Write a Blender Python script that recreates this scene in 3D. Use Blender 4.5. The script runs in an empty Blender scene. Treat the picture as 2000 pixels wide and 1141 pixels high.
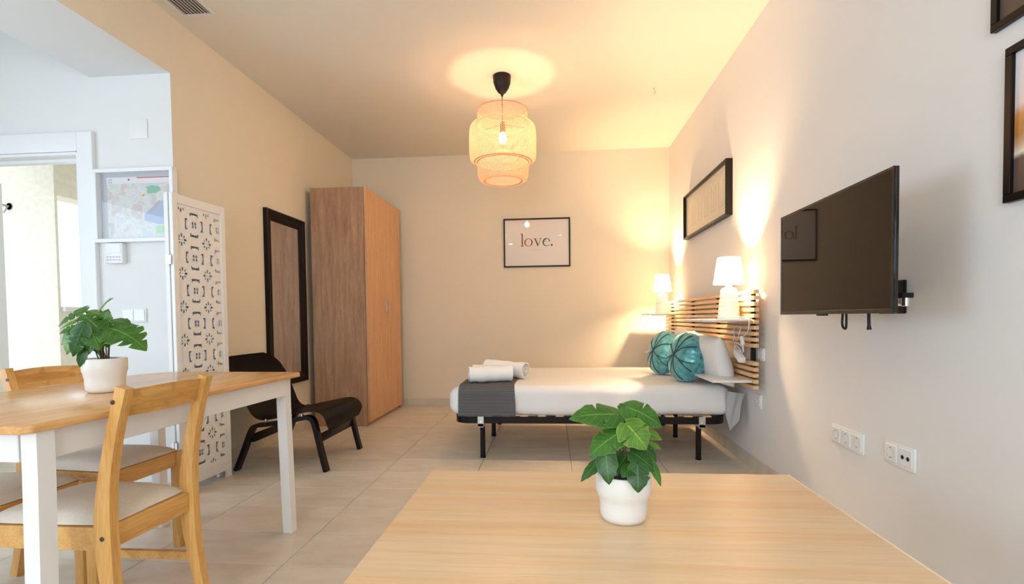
import bpy, bmesh, math, random
from mathutils import Vector, Matrix, Euler, noise
random.seed(7)
S = bpy.context.scene
COL = S.collection
PI = math.pi

# ------------------------------------------------------------------ camera
F, CY, YAW, PITCH, ROLL, EYE = 990.66, 652.89, .0809, -.0312, -.0121, .96
fw = Vector((-math.sin(YAW), math.cos(YAW), 0)); rt = Vector((math.cos(YAW), math.sin(YAW), 0)); up = Vector((0, 0, 1))
fw2 = fw*math.cos(PITCH) + up*math.sin(PITCH); up2 = up*math.cos(PITCH) - fw*math.sin(PITCH)
rt3 = rt*math.cos(ROLL) + up2*math.sin(ROLL); up3 = up2*math.cos(ROLL) - rt*math.sin(ROLL)
cd = bpy.data.cameras.new('camera'); cam = bpy.data.objects.new('camera', cd); COL.objects.link(cam)
cam.matrix_world = Matrix(((rt3.x, up3.x, -fw2.x, 0), (rt3.y, up3.y, -fw2.y, 0), (rt3.z, up3.z, -fw2.z, EYE), (0, 0, 0, 1)))
cd.sensor_fit = 'HORIZONTAL'; cd.sensor_width = 36; cd.lens = F/2000*36
cd.shift_y = (CY - 570.5)/2000; cd.clip_start = .02; cd.clip_end = 200
S.camera = cam

# ------------------------------------------------------------------ light and exposure
S.view_settings.view_transform = 'Standard'; S.view_settings.look = 'None'
S.view_settings.gamma = 1; S.view_settings.use_curve_mapping = False
S.view_settings.exposure = 0.9
W = bpy.data.worlds.new('sky'); S.world = W; W.use_nodes = True
bg = W.node_tree.nodes['Background']; bg.inputs[0].default_value = (.80, .90, 1, 1); bg.inputs[1].default_value = 1.3

def area(name, loc, rot, sx, sy, power, col, spread=PI):
    d = bpy.data.lights.new(name, 'AREA'); d.shape = 'RECTANGLE'; d.size = sx; d.size_y = sy
    d.energy = power; d.color = col; d.spread = spread
    o = bpy.data.objects.new(name, d); COL.objects.link(o); o.location = loc; o.rotation_euler = rot
    return o
COOL = (.78, .89, 1)
area('daylight_side_window', (-4.02, .35, 1.25), (0, -PI/2, 0), 1.6, 2.0, 23, (.56, .77, 1))     # faces +X
area('daylight_rear_window', (-.55, -2.52, 1.45), (PI/2, 0, 0), 1.9, 1.5, 33, (.88, .94, 1))   # faces +Y
BULB = (1, .68, .38)
LAMP_E, PEND_E, DOWN_E = 1150, 240, 30

# ------------------------------------------------------------------ materials
def nodes(name):
    m = bpy.data.materials.new(name); m.use_nodes = True; nt = m.node_tree
    return m, nt, nt.nodes['Principled BSDF']
def c4(c): return (c[0], c[1], c[2], 1)
def lin(r, g, b):
    f = lambda v: ((v/255+.055)/1.055)**2.4 if v > 10 else v/255/12.92
    return (f(r), f(g), f(b))
def plain(name, col, rough=.6, metal=0, bump=0, bscale=60, var=0, coat=0, spec=.5):
    m, nt, b = nodes(name); L = nt.links
    b.inputs['Base Color'].default_value = c4(col); b.inputs['Roughness'].default_value = rough
    b.inputs['Metallic'].default_value = metal; b.inputs['Coat Weight'].default_value = coat
    b.inputs['Specular IOR Level'].default_value = spec
    if bump or var:
        tc = nt.nodes.new('ShaderNodeTexCoord'); n = nt.nodes.new('ShaderNodeTexNoise')
        n.inputs['Scale'].default_value = bscale; n.inputs['Detail'].default_value = 5
        L.new(tc.outputs['Object'], n.inputs['Vector'])
        if bump:
            bp = nt.nodes.new('ShaderNodeBump'); bp.inputs['Strength'].default_value = bump; bp.inputs['Distance'].default_value = .004
            L.new(n.outputs['Fac'], bp.inputs['Height']); L.new(bp.outputs[0], b.inputs['Normal'])
        if var:
            r = nt.nodes.new('ShaderNodeValToRGB'); r.color_ramp.elements[0].position = .3; r.color_ramp.elements[1].position = .7
            r.color_ramp.elements[0].color = c4([x*(1-var) for x in col]); r.color_ramp.elements[1].color = c4([min(1, x*(1+var)) for x in col])
            L.new(n.outputs['Fac'], r.inputs[0]); L.new(r.outputs[0], b.inputs['Base Color'])
    return m
def wood(name, c1, c2, axis=0, stretch=14, scale=9, rough=.45, knots=False, contrast=(.32, .68), bands=0, c3=None, fine=.86):
    m, nt, b = nodes(name); L = nt.links; N = nt.nodes
    tc = N.new('ShaderNodeTexCoord'); oi = N.new('ShaderNodeObjectInfo')
    add = N.new('ShaderNodeVectorMath'); add.operation = 'ADD'
    mul = N.new('ShaderNodeMath'); mul.operation = 'MULTIPLY'; mul.inputs[1].default_value = 17
    L.new(oi.outputs['Random'], mul.inputs[0]); L.new(tc.outputs['Object'], add.inputs[0]); L.new(mul.outputs[0], add.inputs[1])
    mp = N.new('ShaderNodeMapping'); s = [stretch]*3; s[axis] = 1; mp.inputs['Scale'].default_value = s
    L.new(add.outputs[0], mp.inputs['Vector'])
    n1 = N.new('ShaderNodeTexNoise'); n1.inputs['Scale'].default_value = scale/4; n1.inputs['Detail'].default_value = 8; n1.inputs['Roughness'].default_value = .6
    n1.inputs['Distortion'].default_value = .4
    L.new(mp.outputs[0], n1.inputs['Vector'])
    r = N.new('ShaderNodeValToRGB'); r.color_ramp.elements[0].position = contrast[0]; r.color_ramp.elements[1].position = contrast[1]
    r.color_ramp.elements[0].color = c4(c1); r.color_ramp.elements[1].color = c4(c2)
    L.new(n1.outputs['Fac'], r.inputs[0]); out = r.outputs[0]
    n2 = N.new('ShaderNodeTexNoise'); n2.inputs['Scale'].default_value = scale*2.2; n2.inputs['Detail'].default_value = 4
    L.new(mp.outputs[0], n2.inputs['Vector'])
    r2 = N.new('ShaderNodeValToRGB'); r2.color_ramp.elements[0].position = .35; r2.color_ramp.elements[1].position = .6
    r2.color_ramp.elements[0].color = (fine, fine-.02, fine-.04, 1); r2.color_ramp.elements[1].color = (1, 1, 1, 1)
    L.new(n2.outputs['Fac'], r2.inputs[0])
    mx = N.new('ShaderNodeMix'); mx.data_type = 'RGBA'; mx.blend_type = 'MULTIPLY'; mx.inputs[0].default_value = 1
    L.new(out, mx.inputs[6]); L.new(r2.outputs[0], mx.inputs[7]); out = mx.outputs[2]
    if bands:
        mp2 = N.new('ShaderNodeMapping'); s2 = [bands]*3; s2[axis] = .15; mp2.inputs['Scale'].default_value = s2
        L.new(add.outputs[0], mp2.inputs['Vector'])
        n3 = N.new('ShaderNodeTexNoise'); n3.inputs['Scale'].default_value = 1; n3.inputs['Detail'].default_value = 2
        L.new(mp2.outputs[0], n3.inputs['Vector'])
        r3 = N.new('ShaderNodeValToRGB'); r3.color_ramp.elements[0].position = .45; r3.color_ramp.elements[1].position = .55
        L.new(n3.outputs['Fac'], r3.inputs[0])
        m3 = N.new('ShaderNodeMix'); m3.data_type = 'RGBA'; m3.blend_type = 'MULTIPLY'
        L.new(r3.outputs[0], m3.inputs[0]); L.new(out, m3.inputs[6]); m3.inputs[7].default_value = c4(c3 or (.95, .9, .8)); out = m3.outputs[2]
    if knots:
        v = N.new('ShaderNodeTexVoronoi'); v.inputs['Scale'].default_value = 2.2
        mk = N.new('ShaderNodeMapping'); sk = [3.2]*3; sk[axis] = 1.1; mk.inputs['Scale'].default_value = sk
        L.new(add.outputs[0], mk.inputs['Vector']); L.new(mk.outputs[0], v.inputs['Vector'])
        rk = N.new('ShaderNodeValToRGB'); rk.color_ramp.elements[0].position = .02; rk.color_ramp.elements[1].position = .09
        rk.color_ramp.elements[0].color = (.25, .12, .05, 1); rk.color_ramp.elements[1].color = (1, 1, 1, 1)
        L.new(v.outputs['Distance'], rk.inputs[0])
        m4 = N.new('ShaderNodeMix'); m4.data_type = 'RGBA'; m4.blend_type = 'MULTIPLY'; m4.inputs[0].default_value = 1
        L.new(out, m4.inputs[6]); L.new(rk.outputs[0], m4.inputs[7]); out = m4.outputs[2]
    L.new(out, b.inputs['Base Color']); b.inputs['Roughness'].default_value = rough
    bp = N.new('ShaderNodeBump'); bp.inputs['Strength'].default_value = .15; bp.inputs['Distance'].default_value = .002
    L.new(n2.outputs['Fac'], bp.inputs['Height']); L.new(bp.outputs[0], b.inputs['Normal'])
    return m
def emit(name, col, strength):
    m, nt, b = nodes(name); b.inputs['Base Color'].default_value = c4(col)
    b.inputs['Emission Color'].default_value = c4(col); b.inputs['Emission Strength'].default_value = strength
    return m
def translucent(name, col, fac=.5, rough=.8):
    m, nt, b = nodes(name); N = nt.nodes; L = nt.links
    b.inputs['Base Color'].default_value = c4(col); b.inputs['Roughness'].default_value = rough
    t = N.new('ShaderNodeBsdfTranslucent'); t.inputs[0].default_value = c4(col)
    mx = N.new('ShaderNodeMixShader'); mx.inputs[0].default_value = fac
    L.new(b.outputs[0], mx.inputs[1]); L.new(t.outputs[0], mx.inputs[2]); L.new(mx.outputs[0], N['Material Output'].inputs[0])
    return m
def glass(name):
    m, nt, b = nodes(name); N = nt.nodes; L = nt.links
    tr = N.new('ShaderNodeBsdfTransparent'); gl = N.new('ShaderNodeBsdfGlossy'); gl.inputs['Roughness'].default_value = .02
    fr = N.new('ShaderNodeFresnel'); fr.inputs[0].default_value = 1.5; mx = N.new('ShaderNodeMixShader')
    ge = N.new('ShaderNodeNewGeometry'); iv = N.new('ShaderNodeMath'); iv.operation = 'SUBTRACT'; iv.inputs[0].default_value = 1; L.new(ge.outputs['Backfacing'], iv.inputs[1])
    mu = N.new('ShaderNodeMath'); mu.operation = 'MULTIPLY'; L.new(fr.outputs[0], mu.inputs[0]); L.new(iv.outputs[0], mu.inputs[1])
    L.new(mu.outputs[0], mx.inputs[0]); L.new(tr.outputs[0], mx.inputs[1]); L.new(gl.outputs[0], mx.inputs[2])
    L.new(mx.outputs[0], N['Material Output'].inputs[0])
    return m

M = {}
M['wall'] = plain('wall_paint', (.80, .79, .775), .85, bump=.05, bscale=180)
M['wall_cream'] = plain('cream_wall_paint', (.80, .73, .60), .85, bump=.05, bscale=180)
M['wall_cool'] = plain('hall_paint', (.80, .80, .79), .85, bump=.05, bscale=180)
M['ceiling'] = plain('ceiling_paint', (.82, .775, .68), .9, bump=.04, bscale=150)
M['white'] = plain('white_lacquer', (.83, .83, .82), .35)
M['door_white'] = plain('door_white', (.86, .87, .88), .4)
M['plastic'] = plain('white_plastic', (.84, .84, .83), .3)
M['ceramic'] = plain('white_ceramic', (.84, .83, .81), .28, coat=.3)
M['pot'] = plain('pot_glaze', (.84, .82, .78), .4)
M['grout'] = plain('grout', (.74, .70, .62), .9)
M['cream'] = plain('patio_render', (.85, .81, .70), .95, bump=.6, bscale=25, var=.06)
M['black'] = plain('black_metal', (.012, .011, .012), .35, metal=.2)
M['black_frame'] = plain('black_frame', (.010, .007, .006), .35)
M['dark_stain'] = wood('dark_stain', (.004, .002, .002), (.014, .007, .006), 1, 16, 12, .32)
M['mirror_frame'] = plain('mirror_frame', (.006, .003, .003), .32)
M['mirror'] = plain('mirror_glass', (.9, .9, .9), .01, metal=1)
M['tv_body'] = plain('tv_body', (.008, .008, .010), .12, coat=.6)
M['tv_screen'] = plain('tv_screen', (.012, .007, .003), .03, spec=.32)
M['chrome'] = plain('chrome', (.75, .75, .75), .2, metal=1)
M['steel'] = plain('zinc', (.6, .6, .58), .4, metal=.8)
M['bolt'] = plain('dark_bolt', (.10, .09, .085), .35, metal=.7)
M['darkhole'] = plain('dark_recess', (.02, .02, .02), .8)
M['greyhole'] = plain('grey_recess', (.60, .60, .60), .7)
M['paper'] = plain('paper', (.80, .76, .74), .6)
M['glass'] = glass('clear_glass')
M['sheet'] = plain('white_sheet', (.80, .80, .81), .85, bump=.3, bscale=18)
M['pillow'] = plain('white_pillowcase', (.80, .79, .78), .85, bump=.35, bscale=14)
M['towel'] = plain('towel', (.92, .905, .88), .95)
M['seat'] = plain('seat_fabric', (.76, .70, .61), .95, bump=.10, bscale=150, var=.04)
M['soil'] = plain('soil', (.012, .010, .008), .95, bump=1, bscale=80)
M['cable'] = plain('white_cable', (.82, .82, .82), .4)
M['pine'] = wood('pine', lin(206, 150, 78), lin(232, 182, 108), 2, 12, 8, .38, knots=True)
M['pine_x'] = wood('pine_long', lin(204, 148, 78), lin(232, 182, 108), 1, 12, 8, .38, knots=True)
M['tabletop'] = wood('birch_top', lin(214, 158, 96), lin(238, 190, 128), 1, 10, 6, .22)
M['coffee'] = wood('pale_oak_foil', lin(230, 198, 158), lin(242, 214, 178), 0, 26, 5, .33, bands=9, c3=(.97, .90, .80), fine=.94)
M['coffee_edge_highlight'] = plain('painted_edge_highlight', lin(244, 226, 198), .3)  # lighter colour paints in the highlight along the table edge
M['wardrobe'] = wood('oak_shaded', lin(158, 122, 95), lin(194, 158, 128), 2, 11, 9, .5)  # shaded tone of the oak shared with the doors
M['wardrobe_door_lit'] = wood('oak_lamplit', lin(206, 158, 116), lin(224, 180, 138), 2, 12, 9, .5)  # same oak as the sides, lamplight painted in as a lighter tone
M['birch'] = wood('birch_slat', lin(226, 178, 124), lin(246, 208, 158), 1, 20, 8, .4)
M['shelf'] = plain('shelf_white', (.78, .77, .74), .35)
M['green_stem'] = plain('petiole', (.10, .09, .03), .6)
M['bamboo'] = translucent('bamboo', (.68, .38, .25), .30)
M['shade'] = translucent('lamp_shade_fabric', (.86, .82, .76), .55)
M['cord'] = plain('black_cord', (.012, .010, .010), .4)
M['bulb'] = emit('bulb_glow', (1, .68, .38), PEND_E)
M['lampbulb'] = emit('lamp_bulb_glow', BULB, LAMP_E)
M['down'] = emit('downlight_glow', (1, .97, .92), DOWN_E)

for k_ in ('dark_stain', 'mirror_frame', 'black_frame', 'black', 'tv_body', 'cord'): M[k_].node_tree.nodes['Principled BSDF'].inputs['Specular IOR Level'].default_value = .22
M['tap'] = plain('grey_metal_paint', (.42, .42, .41), .5)

def tile_mat():
    m, nt, b = nodes('floor_tile'); N = nt.nodes; L = nt.links
    tc = N.new('ShaderNodeTexCoord'); oi = N.new('ShaderNodeObjectInfo')
    n = N.new('ShaderNodeTexNoise'); n.inputs['Scale'].default_value = 3.5; n.inputs['Detail'].default_value = 9; n.inputs['Roughness'].default_value = .62
    mp = N.new('ShaderNodeMapping'); mp.inputs['Scale'].default_value = (1, 2.2, 1)
    ad = N.new('ShaderNodeVectorMath'); ad.operation = 'ADD'
    ml = N.new('ShaderNodeMath'); ml.operation = 'MULTIPLY'; ml.inputs[1].default_value = 31
    L.new(oi.outputs['Random'], ml.inputs[0]); L.new(tc.outputs['Object'], ad.inputs[0]); L.new(ml.outputs[0], ad.inputs[1])
    L.new(ad.outputs[0], mp.inputs[0]); L.new(mp.outputs[0], n.inputs['Vector'])
    r = N.new('ShaderNodeValToRGB'); r.color_ramp.elements[0].position = .3; r.color_ramp.elements[1].position = .72
    r.color_ramp.elements[0].color = c4(lin(203, 192, 177)); r.color_ramp.elements[1].color = c4(lin(226, 217, 203))
    L.new(n.outputs['Fac'], r.inputs[0])
    v = N.new('ShaderNodeTexVoronoi'); v.inputs['Scale'].default_value = 14; v.inputs['Randomness'].default_value = 1
    L.new(ad.outputs[0], v.inputs['Vector'])
    rv = N.new('ShaderNodeValToRGB'); rv.color_ramp.elements[0].position = .02; rv.color_ramp.elements[1].position = .07
    rv.color_ramp.elements[0].color = (.62, .58, .52, 1); rv.color_ramp.elements[1].color = (1, 1, 1, 1)
    L.new(v.outputs['Distance'], rv.inputs[0])
    mx = N.new('ShaderNodeMix'); mx.data_type = 'RGBA'; mx.blend_type = 'MULTIPLY'; mx.inputs[0].default_value = .55
    L.new(r.outputs[0], mx.inputs[6]); L.new(rv.outputs[0], mx.inputs[7]); L.new(mx.outputs[2], b.inputs['Base Color'])
    b.inputs['Roughness'].default_value = .42
    bp = N.new('ShaderNodeBump'); bp.inputs['Strength'].default_value = .12; bp.inputs['Distance'].default_value = .003
    L.new(n.outputs['Fac'], bp.inputs['Height']); L.new(bp.outputs[0], b.inputs['Normal'])
    return m
M['tile'] = tile_mat()
def stripe_mat(name, c1, c2, freq, duty=.62):
    m, nt, b = nodes(name); N = nt.nodes; L = nt.links
    uv = N.new('ShaderNodeUVMap'); sp = N.new('ShaderNodeSeparateXYZ'); L.new(uv.outputs[0], sp.inputs[0])
    a = N.new('ShaderNodeMath'); a.operation = 'MULTIPLY'; a.inputs[1].default_value = freq; L.new(sp.outputs[1], a.inputs[0])
    f = N.new('ShaderNodeMath'); f.operation = 'FRACT'; L.new(a.outputs[0], f.inputs[0])
    r = N.new('ShaderNodeValToRGB'); r.color_ramp.elements[0].position = duty; r.color_ramp.elements[1].position = duty+.12
    r.color_ramp.elements[0].color = c4(c1); r.color_ramp.elements[1].color = c4(c2)
    L.new(f.outputs[0], r.inputs[0]); L.new(r.outputs[0], b.inputs['Base Color']); b.inputs['Roughness'].default_value = .95
    n = N.new('ShaderNodeTexNoise'); n.inputs['Scale'].default_value = 300
    bp = N.new('ShaderNodeBump'); bp.inputs['Strength'].default_value = .4; bp.inputs['Distance'].default_value = .003
    L.new(n.outputs['Fac'], bp.inputs['Height']); L.new(bp.outputs[0], b.inputs['Normal'])
    return m
M['throw'] = stripe_mat('throw_stripes', (.125, .125, .135), (.42, .42, .42), 100, .55)
def velvet():
    m, nt, b = nodes('teal_velvet'); N = nt.nodes; L = nt.links
    n = N.new('ShaderNodeTexNoise'); n.inputs['Scale'].default_value = 22; n.inputs['Detail'].default_value = 4; n.inputs['Distortion'].default_value = .5
    tc = N.new('ShaderNodeTexCoord'); L.new(tc.outputs['Object'], n.inputs['Vector'])
    r = N.new('ShaderNodeValToRGB'); r.color_ramp.elements[0].position = .35; r.color_ramp.elements[1].position = .7
    r.color_ramp.elements[0].color = c4((.045, .25, .28)); r.color_ramp.elements[1].color = c4((.16, .50, .53))
    L.new(n.outputs['Fac'], r.inputs[0]); L.new(r.outputs[0], b.inputs['Base Color'])
    b.inputs['Roughness'].default_value = .27; b.inputs['Metallic'].default_value = .25; b.inputs['Sheen Weight'].default_value = .7; b.inputs['Sheen Tint'].default_value = (.6, .95, 1, 1)
    bp = N.new('ShaderNodeBump'); bp.inputs['Strength'].default_value = .35; bp.inputs['Distance'].default_value = .01
    L.new(n.outputs['Fac'], bp.inputs['Height']); L.new(bp.outputs[0], b.inputs['Normal'])
    return m
M['teal'] = velvet(); M['vein'] = plain('dark_piping', (.012, .06, .06), .6)
def leaf_mat(name, c1, c2):
    m, nt, b = nodes(name); N = nt.nodes; L = nt.links
    tc = N.new('ShaderNodeTexCoord'); n = N.new('ShaderNodeTexNoise'); n.inputs['Scale'].default_value = 28; n.inputs['Detail'].default_value = 3
    L.new(tc.outputs['Object'], n.inputs['Vector'])
    r = N.new('ShaderNodeValToRGB'); r.color_ramp.elements[0].position = .3; r.color_ramp.elements[1].position = .7
    r.color_ramp.elements[0].color = c4(c1); r.color_ramp.elements[1].color = c4(c2)
    L.new(n.outputs['Fac'], r.inputs[0])
    def M2(op, a, c=None, k=None):
        q = N.new('ShaderNodeMath'); q.operation = op; L.new(a, q.inputs[0])
        if c is not None: q.inputs[1].default_value = c
        if k is not None: L.new(k, q.inputs[1])
        return q.outputs[0]
    uv = N.new('ShaderNodeUVMap'); sp = N.new('ShaderNodeSeparateXYZ'); L.new(uv.outputs[0], sp.inputs[0])
    ax = M2('ABSOLUTE', M2('SUBTRACT', sp.outputs[0], .5))
    mid = M2('LESS_THAN', ax, .022)
    fr = M2('FRACT', M2('SUBTRACT', M2('MULTIPLY', sp.outputs[1], 7.0), k=M2('MULTIPLY', ax, 3.2)))
    vn = M2('MULTIPLY', M2('LESS_THAN', fr, .10), .45)
    edge = M2('MULTIPLY', M2('GREATER_THAN', ax, .465), .5)
    fac = M2('MAXIMUM', M2('MAXIMUM', mid, k=vn), k=edge)
    mc = N.new('ShaderNodeMix'); mc.data_type = 'RGBA'; L.new(fac, mc.inputs[0]); L.new(r.outputs[0], mc.inputs[6])
    mc.inputs[7].default_value = c4([min(1, x*1.7+.02) for x in c2]); L.new(mc.outputs[2], b.inputs['Base Color'])
    b.inputs['Roughness'].default_value = .38
    t = N.new('ShaderNodeBsdfTranslucent'); L.new(mc.outputs[2], t.inputs[0])
    mx = N.new('ShaderNodeMixShader'); mx.inputs[0].default_value = .22
    L.new(b.outputs[0], mx.inputs[1]); L.new(t.outputs[0], mx.inputs[2]); L.new(mx.outputs[0], N['Material Output'].inputs[0])
    return m
LEAFM = [leaf_mat('leaf_dark', (.014, .07, .010), (.035, .13, .015)), leaf_mat('leaf_mid', (.035, .13, .015), (.075, .21, .025)),
         leaf_mat('leaf_light', (.075, .20, .02), (.16, .32, .04))]

# ------------------------------------------------------------------ helpers
def finish(name, bm, mat, parent=None, ang=35, sub=0, smooth=True):
    me = bpy.data.meshes.new(name); bmesh.ops.recalc_face_normals(bm, faces=bm.faces[:]); bm.to_mesh(me); bm.free()
    for m in (mat if isinstance(mat, (list, tuple)) else [mat]): me.materials.append(m)
    if smooth:
        me.polygons.foreach_set('use_smooth', [True]*len(me.polygons)); me.set_sharp_from_angle(angle=math.radians(ang))
    o = bpy.data.objects.new(name, me); COL.objects.link(o)
    if parent is not None:
        o.parent = parent
        if parent.parent is None and parent.type == 'EMPTY': o.location = -parent.location
    if sub:
        md = o.modifiers.new('s', 'SUBSURF'); md.levels = sub; md.render_levels = sub
    return o
def recentre(o, p):
    """move the origin of a top-level mesh to p"""
    p = Vector(p); o.data.transform(Matrix.Translation(-p)); o.location = p
    for ch in o.children: ch.location = -p
    return o
def tag(o, label, cat, group=None):
    o['label'] = label; o['category'] = cat
    if group: o['group'] = group
    return o
def thing(name, label, cat, loc=(0, 0, 0), group=None):
    o = bpy.data.objects.new(name, None); COL.objects.link(o); o.location = loc; o.empty_display_size = .05
    return tag(o, label, cat, group)
def struct(o): o['kind'] = 'structure'; return o
def box(bm, x0, x1, y0, y1, z0, z1, bev=0, seg=2, mtx=None):
    r = bmesh.ops.create_cube(bm, size=1); vs = r['verts']
    for v in vs: v.co = Vector((x0+(v.co.x+.5)*(x1-x0), y0+(v.co.y+.5)*(y1-y0), z0+(v.co.z+.5)*(z1-z0)))
    if bev:
        es = list({e for v in vs for e in v.link_edges})
        r2 = bmesh.ops.bevel(bm, geom=es, offset=bev, segments=seg, affect='EDGES', profile=.5)
        vs = list({v for f in r2['faces'] for v in f.verts} | {v for v in vs if v.is_valid})
    if mtx is not None: bmesh.ops.transform(bm, matrix=mtx, verts=vs)
    return vs
def bx(*a, **k):
    bm = bmesh.new(); box(bm, *a, **k); return bm
def ring(bm, c, x, y, r, seg, r2=None):
    return [bm.verts.new(c + x*(math.cos(2*PI*i/seg)*r) + y*(math.sin(2*PI*i/seg)*(r2 or r))) for i in range(seg)]
def tube(bm, pts, r, seg=8, cap=True):
    pts = [Vector(p) for p in pts]; prev = None; n = len(pts); x = None
    for i, p in enumerate(pts):
        d = (pts[min(i+1, n-1)] - pts[max(i-1, 0)]).normalized()
        if x is None:
            x = d.orthogonal().normalized()
        else:
            x = (x - d*x.dot(d)).normalized()
        y = d.cross(x); rr = r[i] if isinstance(r, (list, tuple)) else r
        cur = ring(bm, p, x, y, rr, seg)
        if prev:
            for k in range(seg): bm.faces.new((prev[k], prev[(k+1) % seg], cur[(k+1) % seg], cur[k]))
        elif cap: bm.faces.new(cur[::-1])
        prev = cur
    if cap: bm.faces.new(prev)
def bar(bm, pts, w, h, side=(0, 1, 0), wid=None):
    """rectangular bar swept along pts: w across 'side', h the other way"""
    pts = [Vector(p) for p in pts]; s = Vector(side).normalized(); prev = None; n = len(pts)
    for i, p in enumerate(pts):
        d = (pts[min(i+1, n-1)] - pts[max(i-1, 0)]).normalized(); q = d.cross(s).normalized()
        hh = h[i] if isinstance(h, (list, tuple)) else h
        ww = w[i] if isinstance(w, (list, tuple)) else w
        c = [bm.verts.new(p + s*(a*ww/2) + q*(b*hh/2)) for a, b in ((-1, -1), (1, -1), (1, 1), (-1, 1))]
        if prev:
            for k in range(4): bm.faces.new((prev[k], prev[(k+1) % 4], c[(k+1) % 4], c[k]))
        else: bm.faces.new(c[::-1])
        prev = c
    bm.faces.new(prev)
def bevel_all(bm, off, seg=2, ang=30):
    es = [e for e in bm.edges if len(e.link_faces) == 2 and e.calc_face_angle() > math.radians(ang)]
    bmesh.ops.bevel(bm, geom=es, offset=off, segments=seg, affect='EDGES', profile=.5)
def lathe(bm, prof, c, seg=40, axis='z', cap0=False, cap1=False):
    c = Vector(c); A = {'z': (Vector((1, 0, 0)), Vector((0, 1, 0)), Vector((0, 0, 1))), 'x': (Vector((0, 1, 0)), Vector((0, 0, 1)), Vector((1, 0, 0))),
                        'y': (Vector((0, 0, 1)), Vector((1, 0, 0)), Vector((0, 1, 0)))}[axis]
    prev = None
    for k, (r, z) in enumerate(prof):
        if r < 1e-5:
            cur = [bm.verts.new(c + A[2]*z)]
        else: cur = ring(bm, c + A[2]*z, A[0], A[1], r, seg)
        if prev:
            if len(prev) == 1 and len(cur) == 1: pass
            elif len(prev) == 1:
                for i in range(seg): bm.faces.new((prev[0], cur[(i+1) % seg], cur[i]))
            elif len(cur) == 1:
                for i in range(seg): bm.faces.new((prev[i], prev[(i+1) % seg], cur[0]))
            else:
                for i in range(seg): bm.faces.new((prev[i], prev[(i+1) % seg], cur[(i+1) % seg], cur[i]))
        elif cap0 and len(cur) > 1: bm.faces.new(cur[::-1])
        prev = cur
    if cap1 and len(prev) > 1: bm.faces.new(prev)
def grid(bm, nu, nv, fn, uvs=None):
    V = [[bm.verts.new(fn(i/nu, j/nv)) for j in range(nv+1)] for i in range(nu+1)]
    lay = bm.loops.layers.uv.verify() if uvs else None
    for i in range(nu):
        for j in range(nv):
            f = bm.faces.new((V[i][j], V[i+1][j], V[i+1][j+1], V[i][j+1]))
            if uvs:
                for l, (a, b) in zip(f.loops, ((i, j), (i+1, j), (i+1, j+1), (i, j+1))): l[lay].uv = uvs(a/nu, b/nv)
    return V
def poly(bm, pts):
    return bm.faces.new([bm.verts.new(Vector(p)) for p in pts])
def smooth_path(P, k=6):
    P = [Vector(p) for p in P]; out = []
    for i in range(len(P)-1):
        p0, p1, p2, p3 = P[max(i-1, 0)], P[i], P[i+1], P[min(i+2, len(P)-1)]
        for j in range(k):
            t = j/k
            out.append(.5*((2*p1) + (p2-p0)*t + (2*p0-5*p1+4*p2-p3)*t*t + (3*p1-p0-3*p2+p3)*t**3))
    out.append(P[-1]); return out
def fill2d(loops, depth=0):
    """closed 2D loops, inner ones cut as holes -> mesh in XY, thickness 2*depth"""
    cu = bpy.data.curves.new('tmp', 'CURVE'); cu.dimensions = '2D'; cu.fill_mode = 'BOTH'; cu.extrude = depth
    for lp in loops:
        sp = cu.splines.new('POLY'); sp.points.add(len(lp)-1)
        for p, q in zip(sp.points, lp): p.co = (q[0], q[1], 0, 1)
        sp.use_cyclic_u = True
    o = bpy.data.objects.new('tmp', cu); me = bpy.data.meshes.new_from_object(o)
    bm = bmesh.new(); bm.from_mesh(me); bpy.data.objects.remove(o); bpy.data.curves.remove(cu); bpy.data.meshes.remove(me)
    bmesh.ops.remove_doubles(bm, verts=bm.verts[:], dist=1e-6)
    return bm
def dup(o, parent=None):
    c = o.copy(); COL.objects.link(c); c.parent = parent
    for ch in list(o.children): dup(ch, c)
    return c

# ------------------------------------------------------------------ room shell
XL, XR, YB, YD, ZC, ZH = -2.218, 1.248, 5.56, 2.844, 2.7555, 2.4185
XA, YN = -4.1, -2.6      # far side of the entrance hall, wall behind the camera
fl = struct(finish('floor', bx(XA-.2, XR+.15, YN-.15, YB+.15, -.12, -.008), M['grout'], smooth=False))
TX0, TY0, TW, TD = -1.07, 3.39, .59, .30
tbm = bx(-TW/2+.0015, TW/2-.0015, -TD/2+.0015, TD/2-.0015, -.009, 0, bev=.0012, seg=1)
proto = None
for i in range(-5, 5):
    for j in range(-9, 9):
        cx, cy = TX0+(i+.5)*TW, TY0+(j+.5)*TD
        if cx-TW/2 > XR or cx+TW/2 < XA or cy-TD/2 > YB: continue
        x0, x1 = max(cx-TW/2, XA), min(cx+TW/2, XR); y0, y1 = cy-TD/2, min(cy+TD/2, YB)
        whole = x1-x0 > TW-.001 and y1-y0 > TD-.001
        if whole and proto: o = proto.copy(); COL.objects.link(o)
        elif whole: o = proto = finish('tile', tbm, M['tile'], fl, smooth=False)
        else:
            o = finish('tile', bx(-(x1-x0)/2+.0015, (x1-x0)/2-.0015, -(y1-y0)/2+.0015, (y1-y0)/2-.0015, -.009, 0), M['tile'], fl, smooth=False)
        o.location = ((x0+x1)/2, (y0+y1)/2, 0); o.parent = fl
struct(finish('ceiling', bx(XA-.2, XR+.15, YN-.15, YB+.15, ZC, ZC+.12), M['ceiling'], smooth=False))
struct(finish('wall_right', bx(XR, XR+.15, YN-.15, YB+.15, -.01, ZC), M['wall'], smooth=False))
struct(finish('wall_back', bx(XL-.25, XR, YB, YB+.15, -.01, ZC), M['wall_cream'], smooth=False))
struct(finish('wall_left', bx(XL-.20, XL, YD+.0005, YB, -.01, ZC), M['wall_cream'], smooth=False))
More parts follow.
